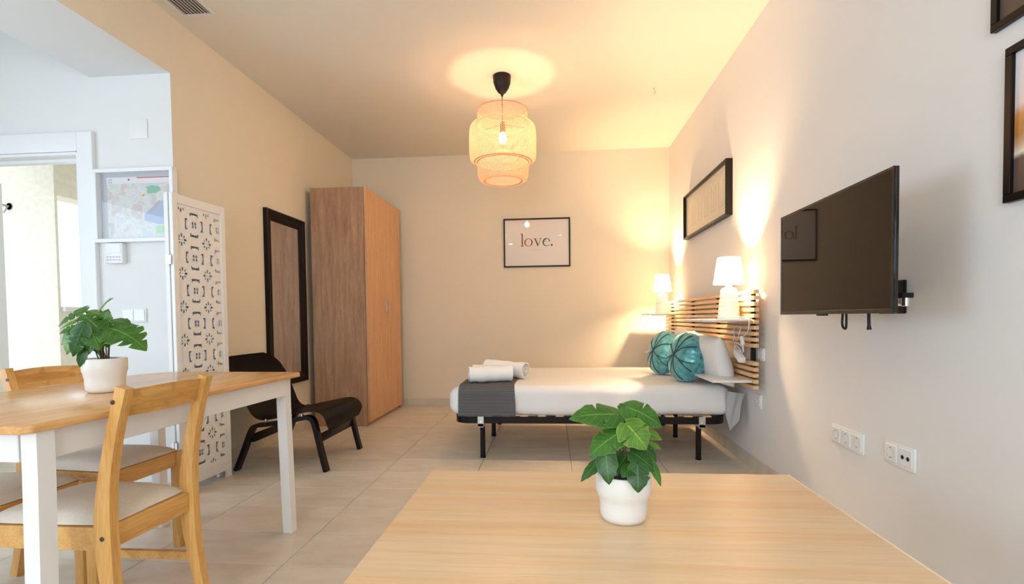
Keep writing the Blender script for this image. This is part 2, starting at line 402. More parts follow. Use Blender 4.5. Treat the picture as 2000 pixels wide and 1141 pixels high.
b = bmesh.new(); box(b, XL-.505, XL, YN, YD, ZH, ZC); o = struct(finish('wall_header', b, [M['wall_cream'], M['wall_cool']], smooth=False))
for p in o.data.polygons: p.material_index = 1 if p.normal.z < -.5 or p.normal.x < -.5 else 0  # underside given the whiter hall colour to stand in for cool daylight
# hall wall that holds the patio door
DX0, DX1, DZ = -3.88, -2.80, 1.975
b = bmesh.new()
box(b, DX1, XL-.20, YD, YD+.14, -.01, ZC); box(b, XL-.20, XL, YD-.0015, YD, -.01, ZH); box(b, XA, DX0-.02, YD, YD+.14, -.01, ZC); box(b, DX0-.02, DX1, YD, YD+.14, DZ, ZC)
struct(finish('wall_hall', b, M['wall_cool'], smooth=False))
# hall side wall with a window; wall behind the camera with a window
b = bmesh.new()
box(b, XA-.12, XA, YN, -.5, -.01, ZC); box(b, XA-.12, XA, 1.5, YD+.14, -.01, ZC); box(b, XA-.12, XA, -.5, 1.5, 2.08, ZC); box(b, XA-.12, XA, -.5, 1.5, -.01, .4)
struct(finish('wall_hall_side', b, M['wall_cool'], smooth=False))
b = bmesh.new()
box(b, XA, -1.55, YN-.12, YN, -.01, ZC); box(b, .45, XR, YN-.12, YN, -.01, ZC); box(b, -1.55, .45, YN-.12, YN, 2.25, ZC); box(b, -1.55, .45, YN-.12, YN, -.01, .65)
struct(finish('wall_near', b, M['wall'], smooth=False))
w = struct(finish('window_1', bx(-1.55, .45, YN-.09, YN-.04, .65, .72), M['white'], smooth=False))
for a in ((-1.55, .45, 2.18, 2.25), (-1.55, -1.48, .72, 2.18), (.38, .45, .72, 2.18), (-.6, -.5, .72, 2.18)):
    finish('window_frame', bx(a[0], a[1], YN-.09, YN-.04, a[2], a[3]), M['white'], w, smooth=False)
w = struct(finish('window_2', bx(XA-.08, XA-.03, -.5, 1.5, .4, .47), M['white'], smooth=False))
for a in ((-.5, 1.5, 2.01, 2.08), (-.5, -.43, .47, 2.01), (1.43, 1.5, .47, 2.01), (1.10, 1.20, .47, 2.01), (.35, .45, .47, 2.01)):
    finish('window_frame', bx(XA-.08, XA-.03, a[0], a[1], a[2], a[3]), M['white'], w, smooth=False)

# skirting tiles
def skirting(name, pieces):
    r = None
    for k, (x0, x1, y0, y1) in enumerate(pieces):
        bm = bx(x0, x1, y0, y1, 0, .078, bev=.0012, seg=1)
        if r is None: r = struct(finish(name, bm, M['tile'], smooth=False))
        else: finish('tile', bm, M['tile'], r, smooth=False)
skirting('baseboard_back', [(XL+.585*i+.001, min(XL+.585*(i+1), XR)-.001, YB-.012, YB) for i in range(6)])
skirting('baseboard_right', [(XR-.012, XR, y+.001, min(y+.585, YB-.013)-.001) for y in [YB-.013-.585*k for k in range(12, 0, -1)]])
skirting('baseboard_left', [(XL, XL+.012, y+.001, min(y+.585, YB-.013)-.001) for y in [2.846+.585*k for k in range(5)] if y < 5.4])

# patio door
d = struct(finish('door_1', bx(-2.80, -2.703, YD-.028, YD, 0, 2.094, bev=.004), M['door_white'], smooth=False))
finish('door_casing', bx(DX0-.10, -2.80, YD-.028, YD, DZ+.006, 2.094, bev=.004), M['door_white'], d)
finish('door_jamb', bx(-2.812, -2.80, YD-.02, YD+.14, 0, DZ), M['door_white'], d)
finish('door_lining', bx(DX0, -2.812, YD-.02, YD+.14, DZ-.012, DZ+.004), M['door_white'], d)
finish('door_track', bx(DX0, -2.812, YD+.05, YD+.09, DZ-.03, DZ-.012), M['door_white'], d)
finish('door_jamb', bx(DX0-.012, DX0, YD-.02, YD+.14, 0, DZ-.012), M['door_white'], d)
lf = finish('door_leaf', bx(DX0-.005, DX0+.035, YD+.145, YD+.445, .02, DZ-.03), M['door_white'], d)
finish('door_sill', bx(DX0, -2.80, YD, YD+.14, -.008, .012), M['grout'], d)

# patio beyond the door
struct(finish('floor_patio', bx(-7, XL-.25, YD+.14, 9, -.14, -.02), M['cream'], smooth=False))
b = bmesh.new(); box(b, -6.5, -3.985, 3.8, 3.822, -.02, 2.34); struct(finish('wall_patio', b, M['cream'], smooth=False))
b = bmesh.new(); box(b, -4.16, -3.985, 3.822, 6.6, 2.0, 2.34); box(b, -4.16, -3.985, 3.822, 6.6, -.02, 1.09)
r = struct(finish('wall_patio_return', b, M['cream'], smooth=False))
finish('wall_coping', bx(-4.2, -3.95, 3.825, 6.6, 1.06, 1.10, bev=.004), M['white'], r)
struct(finish('ceiling_patio', bx(-6.5, XL-.25, YD+.14, 6.6, 2.34, 2.5), M['cream'], smooth=False))
t = thing('wall_bracket', 'small metal bracket fixed to the cream patio wall outside the door', 'bracket', (-4.38, 3.8, 1.9))
b = bmesh.new(); lathe(b, [(.028, -.006), (.028, 0), (0, 0)], (-4.38, 3.8, 1.915), 16, 'y'); finish('base_plate', b, M['tap'], t)
b = bmesh.new(); tube(b, smooth_path([(-4.38, 3.79, 1.915), (-4.37, 3.74, 1.915), (-4.40, 3.70, 1.92), (-4.48, 3.69, 1.92), (-4.62, 3.69, 1.93)], 4), .008, 8); finish('arm', b, M['tap'], t)
b = bmesh.new(); tube(b, [(-4.38, 3.785, 1.91), (-4.40, 3.77, 1.86)], .005, 6); finish('hook', b, M['tap'], t)

# ------------------------------------------------------------------ headboard with shelves
hb = thing('headboard', 'wide wall-mounted headboard of horizontal birch slats behind the bed', 'headboard', (1.21, 4.25, .52))
HX0, HX1, HY0, HY1 = 1.176, 1.206, 3.085, 5.415
ZS = [.532+.0355*k for k in range(5)] + [.532+.0355*k for k in range(7, 17)]
sbm = bx(HX0, HX1, HY0, HY1, -.0115, .0115, bev=.002, seg=1)
s0 = finish('slat', sbm, M['birch'], hb, smooth=False); s0.location.z += ZS[0]
for z in ZS[1:]:
    o = s0.copy(); COL.objects.link(o); o.location.z = -hb.location.z + z
for y in (3.206, 3.862, 4.538, 5.301):
    finish('upright', bx(1.206, 1.230, y-.011, y+.011, .522, 1.110), M['black'], hb, smooth=False)
for (x0, y0, y1, z) in ((.885, 3.10, 3.52, .926), (.945, 3.10, 3.53, .560), (.925, 5.0, 5.40, .976), (.945, 5.0, 5.40, .588)):
    sh = finish('shelf', bx(x0, 1.174, y0, y1, z, z+.015, bev=.003), M['shelf'], hb)
    for yy in (y0+.08, y1-.08):
        finish('shelf_bracket', bx(1.02, 1.174, yy-.012, yy+.012, z-.004, z, bev=.001, seg=1), M['steel'], sh)

# ------------------------------------------------------------------ bed
bb = thing('bed', 'black metal slatted bed base on round tube legs', 'bed', (.22, 4.0, 0))
b = bmesh.new()
R = .09; x0, x1, y0, y1 = -.66, 1.11, 3.385, 4.62; path = []
for cx, cy, a0 in ((x1-R, y0+R, -PI/2), (x1-R, y1-R, 0), (x0+R, y1-R, PI/2), (x0+R, y0+R, PI)):
    for k in range(7):
        a = a0 + k/6*PI/2; path.append((cx+R*math.cos(a), cy+R*math.sin(a), .278))
path.append(path[0]); bar(b, path, .046, .030, side=(0, 0, 1)); finish('side_rail', b, M['black'], bb)
for yy in (4.0,): finish('middle_rail', bx(-.65, 1.1, yy-.015, yy+.015, .255, .299, bev=.003), M['black'], bb)
SX = [-.585+.1195*k for k in range(14)]
sm = None
for x in SX:
    if sm is None:
        sm = finish('bed_slat', bx(x, x+.054, 3.372, 4.63, .2995, .3085, bev=.002, seg=1), M['birch'], bb, smooth=False)
    else:
        o = sm.copy(); COL.objects.link(o); o.location.x += x-SX[0]
lg = None
for (x, y) in ((-.492, 3.458), (.962, 3.458), (-.492, 4.10), (.962, 4.10), (-.492, 4.56), (.962, 4.56)):
    bm = bmesh.new(); lathe(bm, [(.0175, .006), (.0175, .262)], (x, y, 0), 20, cap0=True, cap1=True)
    g = finish('leg', bm, M['black'], bb)
    bm = bmesh.new(); lathe(bm, [(.0185, 0), (.0195, .002), (.0195, .012), (.0178, .014)], (x, y, 0), 20, cap0=True); finish('foot_cap', bm, M['black'], g)
    ys = -1 if y < 4 else 1
    bm = bmesh.new(); yb = y + ys*.0; fy = 3.369 if y < 3.6 else (y if y < 4.3 else 4.636)
    if y < 3.6:
        box(bm, x-.021, x+.021, 3.367, 3.372, .232, .303, bev=.0015, seg=1); box(bm, x-.021, x+.021, 3.367, 3.46, .228, .254, bev=.002, seg=1)
        cl = finish('leg_clamp', bm, M['steel'], bb); cl['label'] = 'galvanised clamp plate at the top of the leg'
        bm = bmesh.new(); lathe(bm, [(.008, 0), (.008, .005), (.004, .006), (0, .006)], (x, 3.367, .262), 12, 'y'); bmesh.ops.scale(bm, vec=(1, -1, 1), verts=bm.verts[:], space=Matrix.Translation((0, -3.367, 0)))
        finish('bolt', bm, M['chrome'], cl)

mt = thing('mattress', 'single mattress in a fitted white sheet on the black bed base', 'mattress', (.22, 4.0, .309))
b = bmesh.new(); box(b, -.70, 1.150, 3.365, 4.66, .309, .507, bev=.062, seg=6)
bmesh.ops.subdivide_edges(b, edges=[e for e in b.edges if e.calc_length() > .3], cuts=36, use_grid_fill=True)
bmesh.ops.subdivide_edges(b, edges=[e for e in b.edges if e.calc_length() > .25], cuts=16, use_grid_fill=True)
for v in b.verts:
    c = v.co
    u = (c.x-.225)/.925
    if u < 0: c.z -= .012*max(0, (-u-.6)/.4)**2*(1 if c.z > .45 else 0)
    if c.x < -.60: c.x -= .012*math.sin(PI*(c.z-.309)/.2)
    if c.y < 3.43: c.y += .010*noise.noise(Vector((c.x*2.2, 0, c.z*14))) + .005*noise.noise(Vector((c.x*9, 1, c.z*5)))
    if c.y < 3.42 and c.z < .36 and -.27 < c.x < .75:
        k_ = math.sin(PI*(c.x+.27)/1.02)**.5; c.z -= .014*k_; c.y -= .006*k_
    if c.z > .48: c.z += .006*noise.noise(Vector((c.x*2.4, c.y*5, 3)))
finish('fitted_sheet', b, M['sheet'], mt, ang=60)
# loose tail of the flat sheet hanging at the head end
b = bmesh.new()
def tail(u, v):
    x = 1.105 + .13*u; dep = .10 + .16*(1-abs(u-.33)/.67 if u > .33 else u/.33*.6+.4)
    z = .475 - .02*u - dep*v
    y = 3.352 + .02*v*math.sin(u*7) + .012*math.sin(u*11+v*3) + .10*max(0, u-.75)*4*.3
    return Vector((x-.03*v*u, y, z))
grid(b, 16, 14, tail); bmesh.ops.solidify(b, geom=b.faces[:], thickness=.003); finish('sheet_tail', b, M['sheet'], mt, ang=60)

# throw across the foot end
b = bmesh.new(); prof = [(4.60, .5125), (4.2, .5135), (3.8, .5135), (3.47, .5125), (3.425, .5095), (3.390, .4985), (3.366, .476), (3.3575, .447), (3.3545, .40), (3.353, .35), (3.352, .306)]
P = smooth_path([Vector((0, a, c)) for a, c in prof], 4); LN = [0]
for i in range(1, len(P)): LN.append(LN[-1]+(P[i]-P[i-1]).length)
def thr(u, v):
    i = round(v*(len(P)-1)); p = P[i]; k = LN[i]/LN[-1]
    x = -.630 + .360*u + .012*k*(u-.5)*2 + .006*math.sin(k*14)*(u)
    return Vector((x, p.y-.003*math.sin(u*9+k*6)*(1 if p.z < .45 else 0), p.z + .0018*math.sin(u*13+k*30)*(1 if p.y > 3.45 else 0)+.001))
V = grid(b, 14, len(P)-1, thr, lambda u, v: (u, LN[round(v*(len(P)-1))]))
bmesh.ops.solidify(b, geom=b.faces[:], thickness=-.0035)
o = finish('throw_blanket', b, M['throw'], ang=60); recentre(o, (-.45, 3.9, .51)); tag(o, 'dark grey striped throw folded over the foot of the bed', 'blanket')

# rolled towels
def towel(loc, rz, L, Rr, label, tilt=0, seed=0):
    t = thing('rolled_towel', label, 'towel', loc, 'white towels at the foot of the bed')
    pr = []; turns = 3.6; n = 90
    for i in range(n+1):
        k = i/n; a = k*turns*2*PI; r = .010+(Rr-.010)*k; pr.append((r*math.cos(a-PI/2-turns*2*PI), r*math.sin(a-PI/2-turns*2*PI)*.86))
    th = .0062; inn = [(y*(1-th/max(.008, math.hypot(y, z))), z*(1-th/max(.008, math.hypot(y, z)))) for y, z in pr]
    m = len(pr); b = bmesh.new(); rings = []; NU = 16
    for iu in range(NU+1):
        u = iu/NU; rg = []
        for lst in (pr, inn):
            row = []
            for q_, (y, z) in enumerate(lst):
                v = q_/(m-1); x = (u-.5)*L*(1+.03*math.sin(v*9+seed)); w = 1+.05*noise.noise(Vector((u*3, v*5, seed)))
                row.append(b.verts.new((x, y*w, z*w+Rr*.86+.007*noise.noise(Vector((u*5, v*6, seed+4))))))
            rg.append(row)
        rings.append(rg)
    for iu in range(NU):
        for sd in (0, 1):
            for k in range(m-1): b.faces.new((rings[iu][sd][k], rings[iu+1][sd][k], rings[iu+1][sd][k+1], rings[iu][sd][k+1]))
        for k in (0, m-1): b.faces.new((rings[iu][0][k], rings[iu+1][0][k], rings[iu+1][1][k], rings[iu][1][k]))
    for iu in (0, NU):
        for k in range(m-1): b.faces.new((rings[iu][0][k], rings[iu][0][k+1], rings[iu][1][k+1], rings[iu][1][k]))
    mt4 = Matrix.Translation(loc) @ Matrix.Rotation(rz, 4, 'Z') @ Matrix.Rotation(tilt, 4, 'Y')
    bmesh.ops.transform(b, matrix=mt4, verts=b.verts[:]); finish('terry_cloth', b, M['towel'], t, ang=70)
    return t
towel((-.44, 3.53, .517), .24, .30, .067, 'rolled white towel nearest the camera on the striped throw', seed=1)
towel((-.36, 3.83, .516), -.42, .33, .074, 'rolled cream towel behind the front towel on the throw', tilt=.05, seed=6)
towel((-.53, 4.02, .516), .3, .24, .048, 'smaller rolled towel farthest back on the throw', seed=11)

# pillows
def pillow(name, label, c, Wd, H, T, nrm_rot, group, droop=False, seed=0, mat=None):
    b = bmesh.new(); n = 26
    def half(sg):
        def f(u, v):
            a, d = 2*u-1, 2*v-1
            th = T/2*max(0, (1-abs(a)**3.2))**.5*max(0, (1-abs(d)**3.2))**.5
            x = a*Wd/2*(1-.07*(1-d*d)*abs(a)**3); z = d*H/2*(1-.08*(1-a*a)*abs(d)**3)
            th += .006*noise.noise(Vector((a*2.5, d*2.5, seed+sg)))*(1-abs(a)**6)*(1-abs(d)**6)
            return Vector((x, sg*th, z))
        return f
    grid(b, n, n, half(1)); grid(b, n, n, half(-1)); bmesh.ops.remove_doubles(b, verts=b.verts[:], dist=.0008)
    mm = Matrix.Translation(c) @ nrm_rot
    bmesh.ops.transform(b, matrix=mm, verts=b.verts[:])
    t = thing(name, label, 'pillow', c, group); finish('pillowcase', b, M['pillow'], t, ang=80); return t
# local y is the thickness; rotate so that it faces -X
def rotp(yaw, tilt, roll=0): return Matrix.Rotation(yaw, 4, 'Z') @ Matrix.Rotation(tilt, 4, 'X') @ Matrix.Rotation(roll, 4, 'Y')
pillow('bed_pillow', 'white pillow nearest the camera, leaning on the slatted headboard', (1.055, 3.56, .678), .56, .34, .15, rotp(-PI/2+.12, .30, .05), 'white bed pillows', seed=2)
pillow('bed_pillow', 'white pillow at the far side, behind the far teal cushion', (1.065, 4.05, .690), .56, .36, .14, rotp(-PI/2-.02, .26, .03), 'white bed pillows', seed=5)

# teal velvet cushions
def cushion(c, Rd, T, yaw, tilt, label, seed):
    t = thing('round_cushion', label, 'cushion', c, 'teal velvet cushions')
    mm = Matrix.Translation(c) @ Matrix.Rotation(yaw, 4, 'Z') @ Matrix.Rotation(tilt, 4, 'X')
    NS, NR = 96, 22; b = bmesh.new(); prev = None
    def pt(sg, k, a):   # k 0..1 radial
        r = k; th = T/2*(1-r**3.0)**.5 if r < 1 else 0
        fold = .012*math.sin(a*22+seed)*(max(0, (r-.62)/.38))*(1-.5*max(0, (r-.9)/.1))
        wob = 1 + .02*math.sin(3*a+seed) + .05*(-math.sin(a) > .9)*0
        return Vector((Rd*r*wob*math.cos(a)*.97, sg*(th+fold*.6), Rd*r*wob*math.sin(a)*(1.03)))
    for sg in (1, -1):
        cen = b.verts.new(Vector((0, sg*T/2, 0))); prev = None
        for k in range(1, NR+1):
            kk = math.sin(k/NR*PI/2); cur = [b.verts.new(pt(sg, kk, 2*PI*i/NS)) for i in range(NS)]
            for i in range(NS):
                if prev is None: b.faces.new((cen, cur[i], cur[(i+1) % NS]))
                else: b.faces.new((prev[i], cur[i], cur[(i+1) % NS], prev[(i+1) % NS]))
            prev = cur
    bmesh.ops.remove_doubles(b, verts=b.verts[:], dist=.0006); bmesh.ops.transform(b, matrix=mm, verts=b.verts[:])
    cv = finish('velvet_cover', b, M['teal'], t, ang=80)
    ctr = Vector((.02, 0, .0))
    for k in range(11):
        a = PI/2 + k*2*PI/11 + .12*math.sin(k*2.1); pts = []
        for i in range(13):
            s = .04+.93*i/12; q = Vector((Rd*math.cos(a)*s, 0, Rd*math.sin(a)*s*1.03)); r = min(1, (q.x**2+(q.z/1.03)**2)**.5/Rd)
            bend = .012*math.sin(s*PI)*(1 if k % 2 else -1)
            q.x += -math.sin(a)*bend; q.z += math.cos(a)*bend
            q.y = -(T/2*(1-r**3.0)**.5+.0012); pts.append(mm @ q)
        bm = bmesh.new(); tube(bm, pts, .0034, 6); finish('piping', bm, M['vein'], t)
    bm = bmesh.new(); lathe(bm, [(.012, -.001), (.010, -.005), (0, -.006)], (0, 0, 0), 16, 'y')
    bmesh.ops.translate(bm, vec=(0, -T/2+.001, 0), verts=bm.verts[:]); bmesh.ops.transform(bm, matrix=mm, verts=bm.verts[:]); finish('button', bm, M['vein'], t)
    return t
cushion((.925, 3.60, .678), .166, .205, -1.27, -.20, 'teal velvet round cushion nearer the camera, dark radiating seams', 1.0)
cushion((.862, 4.04, .676), .166, .185, -1.30, -.22, 'teal velvet round cushion farther from the camera', 2.3)

# ------------------------------------------------------------------ table lamps
def table_lamp(cx, cy, z, label):
    t = thing('table_lamp', label, 'lamp', (cx, cy, z), 'white table lamps on the headboard shelves')
    pr = [(0, 0), (.064, 0), (.066, .004)]; H0, H1 = .006, .182
    for k in range(7):
        za = H0+(H1-H0)*k/7; zb = H0+(H1-H0)*(k+1)/7; f = lambda q: .066-.019*(q/H1)
        pr += [(f(za), za), (f(za)+.0022, za+.004), (f(zb)+.0022, zb-.005), (f(zb)-.0012, zb-.001)]
    pr += [(.045, .186), (.036, .192), (.020, .196), (.018, .212), (.018, .222), (0, .222)]
    b = bmesh.new(); lathe(b, pr, (cx, cy, z), 40); bs = finish('base', b, M['ceramic'], t)
    b = bmesh.new(); lathe(b, [(.092, .217), (.0925, .2185), (.0685, .3825), (.068, .384), (.0672, .3825), (.091, .2185), (.0915, .217)], (cx, cy, z), 48); sh = finish('lamp_shade', b, M['shade'], t)
    b = bmesh.new()
    for k in range(3):
        a = k*2*PI/3+.4; tube(b, [(cx+.012*math.cos(a), cy+.012*math.sin(a), z+.235), (cx+.088*math.cos(a), cy+.088*math.sin(a), z+.235)], .0012, 5)
    finish('shade_ring', b, M['steel'], t)
    b = bmesh.new(); lathe(b, [(0, .222), (.013, .224), (.013, .250), (0, .252)], (cx, cy, z), 20); finish('lamp_holder', b, M['plastic'], t)
    b = bmesh.new(); lathe(b, [(0, .250), (.012, .254), (.025, .268), (.030, .288), (.026, .308), (.014, .320), (0, .324)], (cx, cy, z), 20); finish('bulb', b, M['lampbulb'], t)
    return t
lampA = table_lamp(1.105, 3.30, .9415, 'white ribbed ceramic table lamp on the upper shelf nearest the camera')
lampB = table_lamp(1.085, 5.16, .9915, 'white table lamp on the far shelf in the corner')
# cable, switch and plug of the near lamp
b = bmesh.new()
cp = [(1.10, 3.235, .947), (1.14, 3.19, .950), (1.150, 3.13, .946), (1.152, 3.098, .935), (1.15, 3.09, .90), (1.152, 3.11, .87), (1.15, 3.17, .835), (1.15, 3.26, .81), (1.145, 3.34, .79), (1.14, 3.30, .83), (1.15, 3.34, .87), (1.155, 3.30, .893), (1.15, 3.22, .885),
      (1.145, 3.24, .85), (1.14, 3.22, .82), (1.135, 3.15, .79), (1.13, 3.12, .75), (1.14, 3.18, .735), (1.15, 3.28, .745), (1.14, 3.30, .78), (1.13, 3.22, .79), (1.14, 3.16, .765), (1.15, 3.22, .74), (1.15, 3.29, .73), (1.14, 3.31, .76), (1.13, 3.25, .775), (1.14, 3.20, .75), (1.145, 3.22, .725)]
tube(b, smooth_path(cp, 6), .0026, 6); cb = finish('power_cable', b, M['cable'], lampA)
b = bmesh.new(); box(b, -.009, .009, -.011, .011, -.03, .03, bev=.005, seg=3, mtx=Matrix.Translation((1.138, 3.165, .808)) @ Matrix.Rotation(-.5, 4, 'X')); finish('inline_switch', b, M['cable'], cb)
b = bmesh.new(); box(b, -.02, .02, -.055, .055, -.017, .017, bev=.006, seg=3, mtx=Matrix.Translation((1.135, 3.20, .712)) @ Matrix.Rotation(.45, 4, 'X')); finish('power_plug', b, M['cable'], cb)

# ------------------------------------------------------------------ pendant lamp
PX, PY = -.360, 3.80
pd = thing('pendant_lamp', 'woven bamboo pendant lamp hanging from the ceiling, lit', 'lamp', (PX, PY, ZC))
b = bmesh.new(); lathe(b, [(0, 0), (.066, 0), (.067, -.012), (.064, -.05), (.050, -.09), (.028, -.122), (.012, -.132), (.006, -.150), (0, -.150)], (PX, PY, ZC), 40); finish('ceiling_cup', b, M['cord'], pd)
b = bmesh.new(); tube(b, [(PX, PY, ZC-.14), (PX, PY, 2.42)], .0032, 8); finish('cord', b, M['cord'], pd)
b = bmesh.new(); lathe(b, [(0, 2.425), (.012, 2.42), (.020, 2.40), (.021, 2.345), (.016, 2.338), (0, 2.338)], (PX, PY, 0), 24); finish('lamp_holder', b, M['cord'], pd)
b = bmesh.new(); lathe(b, [(0, 2.345), (.013, 2.338), (.018, 2.325), (.029, 2.305), (.030, 2.290), (.022, 2.270), (0, 2.262)], (PX, PY, 0), 24); finish('bulb', b, M['bulb'], pd)
b = bmesh.new()
for k in range(3):
    a = k*2*PI/3+.5; tube(b, [(PX+.02*math.cos(a), PY+.02*math.sin(a), 2.40), (PX+.185*math.cos(a), PY+.185*math.sin(a), 2.402)], .002, 5)
finish('spider', b, M['cord'], pd)
def weave(name, prof, n, turns, wd):
    """ribbons running both ways round a surface of revolution given by prof [(r,z)]"""
    P2 = smooth_path([Vector((r, 0, z)) for r, z in prof], 4); ln = [0]
    for i in range(1, len(P2)): ln.append(ln[-1]+(P2[i]-P2[i-1]).length)
    b = bmesh.new(); m = len(P2)
    for sg in (1, -1):
        for k in range(n):
            prev = None
            for i, q in enumerate(P2):
                a = 2*PI*k/n + sg*turns*2*PI*ln[i]/ln[-1]; da = wd/max(q.x, .02)
                rr = q.x + (.0012*sg) 
                c = [b.verts.new((PX+rr*math.cos(a+e*da), PY+rr*math.sin(a+e*da), q.z)) for e in (-.5, .5)]
                if prev: b.faces.new((prev[0], prev[1], c[1], c[0]))
                prev = c
    o = finish(name, b, M['bamboo'], pd, ang=80); o['kind'] = 'stuff'; return o
weave('upper_weave', [(.184, 2.498), (.186, 2.48), (.187, 2.44), (.188, 2.398)], 76, .12, .0042)
weave('middle_weave', [(.188, 2.404), (.212, 2.400), (.236, 2.384), (.246, 2.350), (.249, 2.29), (.249, 2.21), (.246, 2.165), (.236, 2.135), (.212, 2.120), (.190, 2.118)], 100, .26, .0042)
weave('lower_weave', [(.190, 2.120), (.190, 2.06), (.186, 2.02), (.174, 1.992), (.150, 1.978), (.138, 1.984)], 76, .14, .0042)
for (r, z, nm) in ((.185, 2.500, 'top_hoop'), (.190, 2.119, 'middle_hoop'), (.188, 2.400, 'shoulder_hoop'), (.138, 1.985, 'bottom_hoop'), (.213, 2.1215, 'lip_hoop')):
    b = bmesh.new(); tube(b, [(PX+r*math.cos(2*PI*i/64), PY+r*math.sin(2*PI*i/64), z) for i in range(65)], .0035, 6, cap=False); finish(nm, b, M['bamboo'], pd)
# ceiling hook
t = thing('ceiling_hook', 'tiny metal hook screwed into the ceiling right of the pendant lamp', 'hook', (.811, 4.12, ZC))
b = bmesh.new(); tube(b, smooth_path([(.811, 4.12, ZC+.001), (.811, 4.12, ZC-.018), (.822, 4.12, ZC-.03), (.811, 4.12, ZC-.044), (.798, 4.12, ZC-.034)], 5), .0025, 6); finish('wire_hook', b, M['steel'], t)
b = bmesh.new(); lathe(b, [(.008, 0), (.008, -.003), (0, -.004)], (.811, 4.12, ZC), 14); finish('flange', b, M['steel'], t)

# ------------------------------------------------------------------ framed prints
def frame_x(t, y0, y1, z0, z1, fw_, dep, x, sg, mat, name='frame'):
    """four frame sticks on a wall at x, depth towards sg"""
    xa, xb = sorted((x, x+sg*dep))
    b = bmesh.new()
    box(b, xa, xb, y0, y1, z1-fw_, z1, bev=.0015, seg=1); box(b, xa, xb, y0, y1, z0, z0+fw_, bev=.0015, seg=1)
    box(b, xa, xb, y0, y0+fw_, z0+fw_, z1-fw_, bev=.0015, seg=1); box(b, xa, xb, y1-fw_, y1, z0+fw_, z1-fw_, bev=.0015, seg=1)
    return finish(name, b, mat, t)
# love print on the far wall
LX0, LX1, LZ0, LZ1 = -.528, .194, 1.516, 2.044
t = thing('framed_print', 'black-framed print of the word love on the far wall', 'picture', ((LX0+LX1)/2, YB, LZ0))
b = bmesh.new(); f_ = .015
box(b, LX0, LX1, YB-.022, YB, LZ1-f_, LZ1, bev=.001, seg=1); box(b, LX0, LX1, YB-.022, YB, LZ0, LZ0+f_, bev=.001, seg=1)
box(b, LX0, LX0+f_, YB-.022, YB, LZ0+f_, LZ1-f_, bev=.001, seg=1); box(b, LX1-f_, LX1, YB-.022, YB, LZ0+f_, LZ1-f_, bev=.001, seg=1)
finish('frame', b, M['black_frame'], t)
pp = finish('print', bx(LX0+f_, LX1-f_, YB-.010, YB-.004, LZ0+f_, LZ1-f_), M['paper'], t, smooth=False)
finish('glazing', bx(LX0+f_, LX1-f_, YB-.0165, YB-.0155, LZ0+f_, LZ1-f_), M['glass'], t, smooth=False)
def ell(cx, cy, rx, ry, n=40, a0=0, a1=2*PI, rev=False):
    p = [(cx+rx*math.cos(a0+(a1-a0)*i/n), cy+ry*math.sin(a0+(a1-a0)*i/n)) for i in range(n + (1 if a1-a0 < 2*PI-.01 else 0))]
    return p[::-1] if rev else p
XH = .088   # x-height
letters = []
letters.append([[(0, 0), (.040, 0), (.040, .004), (.027, .007), (.027, .150), (0, .143), (0, .139), (.013, .139), (.013, .007), (0, .004)]])
letters.append([ell(.092, XH/2, .048, XH/2+.002), ell(.092, XH/2, .0335, XH/2-.003)])
letters.append([[(.150, XH), (.150, XH-.004), (.161, XH-.006), (.196, -.002), (.201, -.002), (.233, XH-.006), (.243, XH-.004), (.243, XH), (.214, XH), (.214, XH-.004), (.226, XH-.007), (.2035, .020), (.176, XH-.006), (.187, XH-.004), (.187, XH)]])
eo = ell(.296, XH/2, .044, XH/2+.002, 40, 0.06, 2*PI-.72)
ei = ell(.300, XH/2, .0335, XH/2-.004, 36, .25, 2*PI-.60, True)
letters.append([[(.339, XH/2+.006), *eo[1:], (ei[0][0]+.004, ei[0][1]-.001), *[q for q in ei if not (q[0] > .30 and q[1] > XH/2-.0)][:], (.2665, XH/2+.002), (.2665, XH/2+.006)],
                ell(.299, XH/2+.006, .0275, XH/2-.011, 20, 0, PI)])
letters.append([ell(.357, .010, .0115, .0115, 24)])
def txtmat():
    m, nt, bs = nodes('print_ink'); N = nt.nodes; L = nt.links
    tc = N.new('ShaderNodeTexCoord'); sp = N.new('ShaderNodeSeparateXYZ'); L.new(tc.outputs['Object'], sp.inputs[0])
    mr = N.new('ShaderNodeMapRange'); mr.inputs[1].default_value = -.36; mr.inputs[2].default_value = .0; L.new(sp.outputs[0], mr.inputs[0])
    r = N.new('ShaderNodeValToRGB'); r.color_ramp.elements[0].color = (.20, .075, .018, 1); r.color_ramp.elements[1].color = (.030, .026, .022, 1)
    r.color_ramp.elements[0].position = .3; r.color_ramp.elements[1].position = .75
    L.new(mr.outputs[0], r.inputs[0]); L.new(r.outputs[0], bs.inputs['Base Color']); bs.inputs['Roughness'].default_value = .7
    return m
M['ink'] = txtmat(); LB = bmesh.new()
for lp in letters:
    bm = fill2d(lp, .0004); me_ = bpy.data.meshes.new('t'); bm.to_mesh(me_); bm.free(); LB.from_mesh(me_); bpy.data.meshes.remove(me_)
bmesh.ops.transform(LB, matrix=Matrix.Translation((-.345, YB-.0105, 1.742)) @ Matrix.Rotation(PI/2, 4, 'X') @ Matrix.Scale(.95, 4), verts=LB.verts[:])
finish('lettering', LB, M['ink'], t, smooth=False)
M['faint'] = plain('faint_ink', (.55, .50, .46), .7)
b = bmesh.new(); xx = -.225
for k in range(13):
    w_ = .004+.003*((k*7) % 3); box(b, xx, xx+w_, YB-.0108, YB-.0100, 1.700, 1.7025+.0008*((k*5) % 3)); xx += w_+.0025
finish('small_text', b, M['faint'], t, smooth=False)

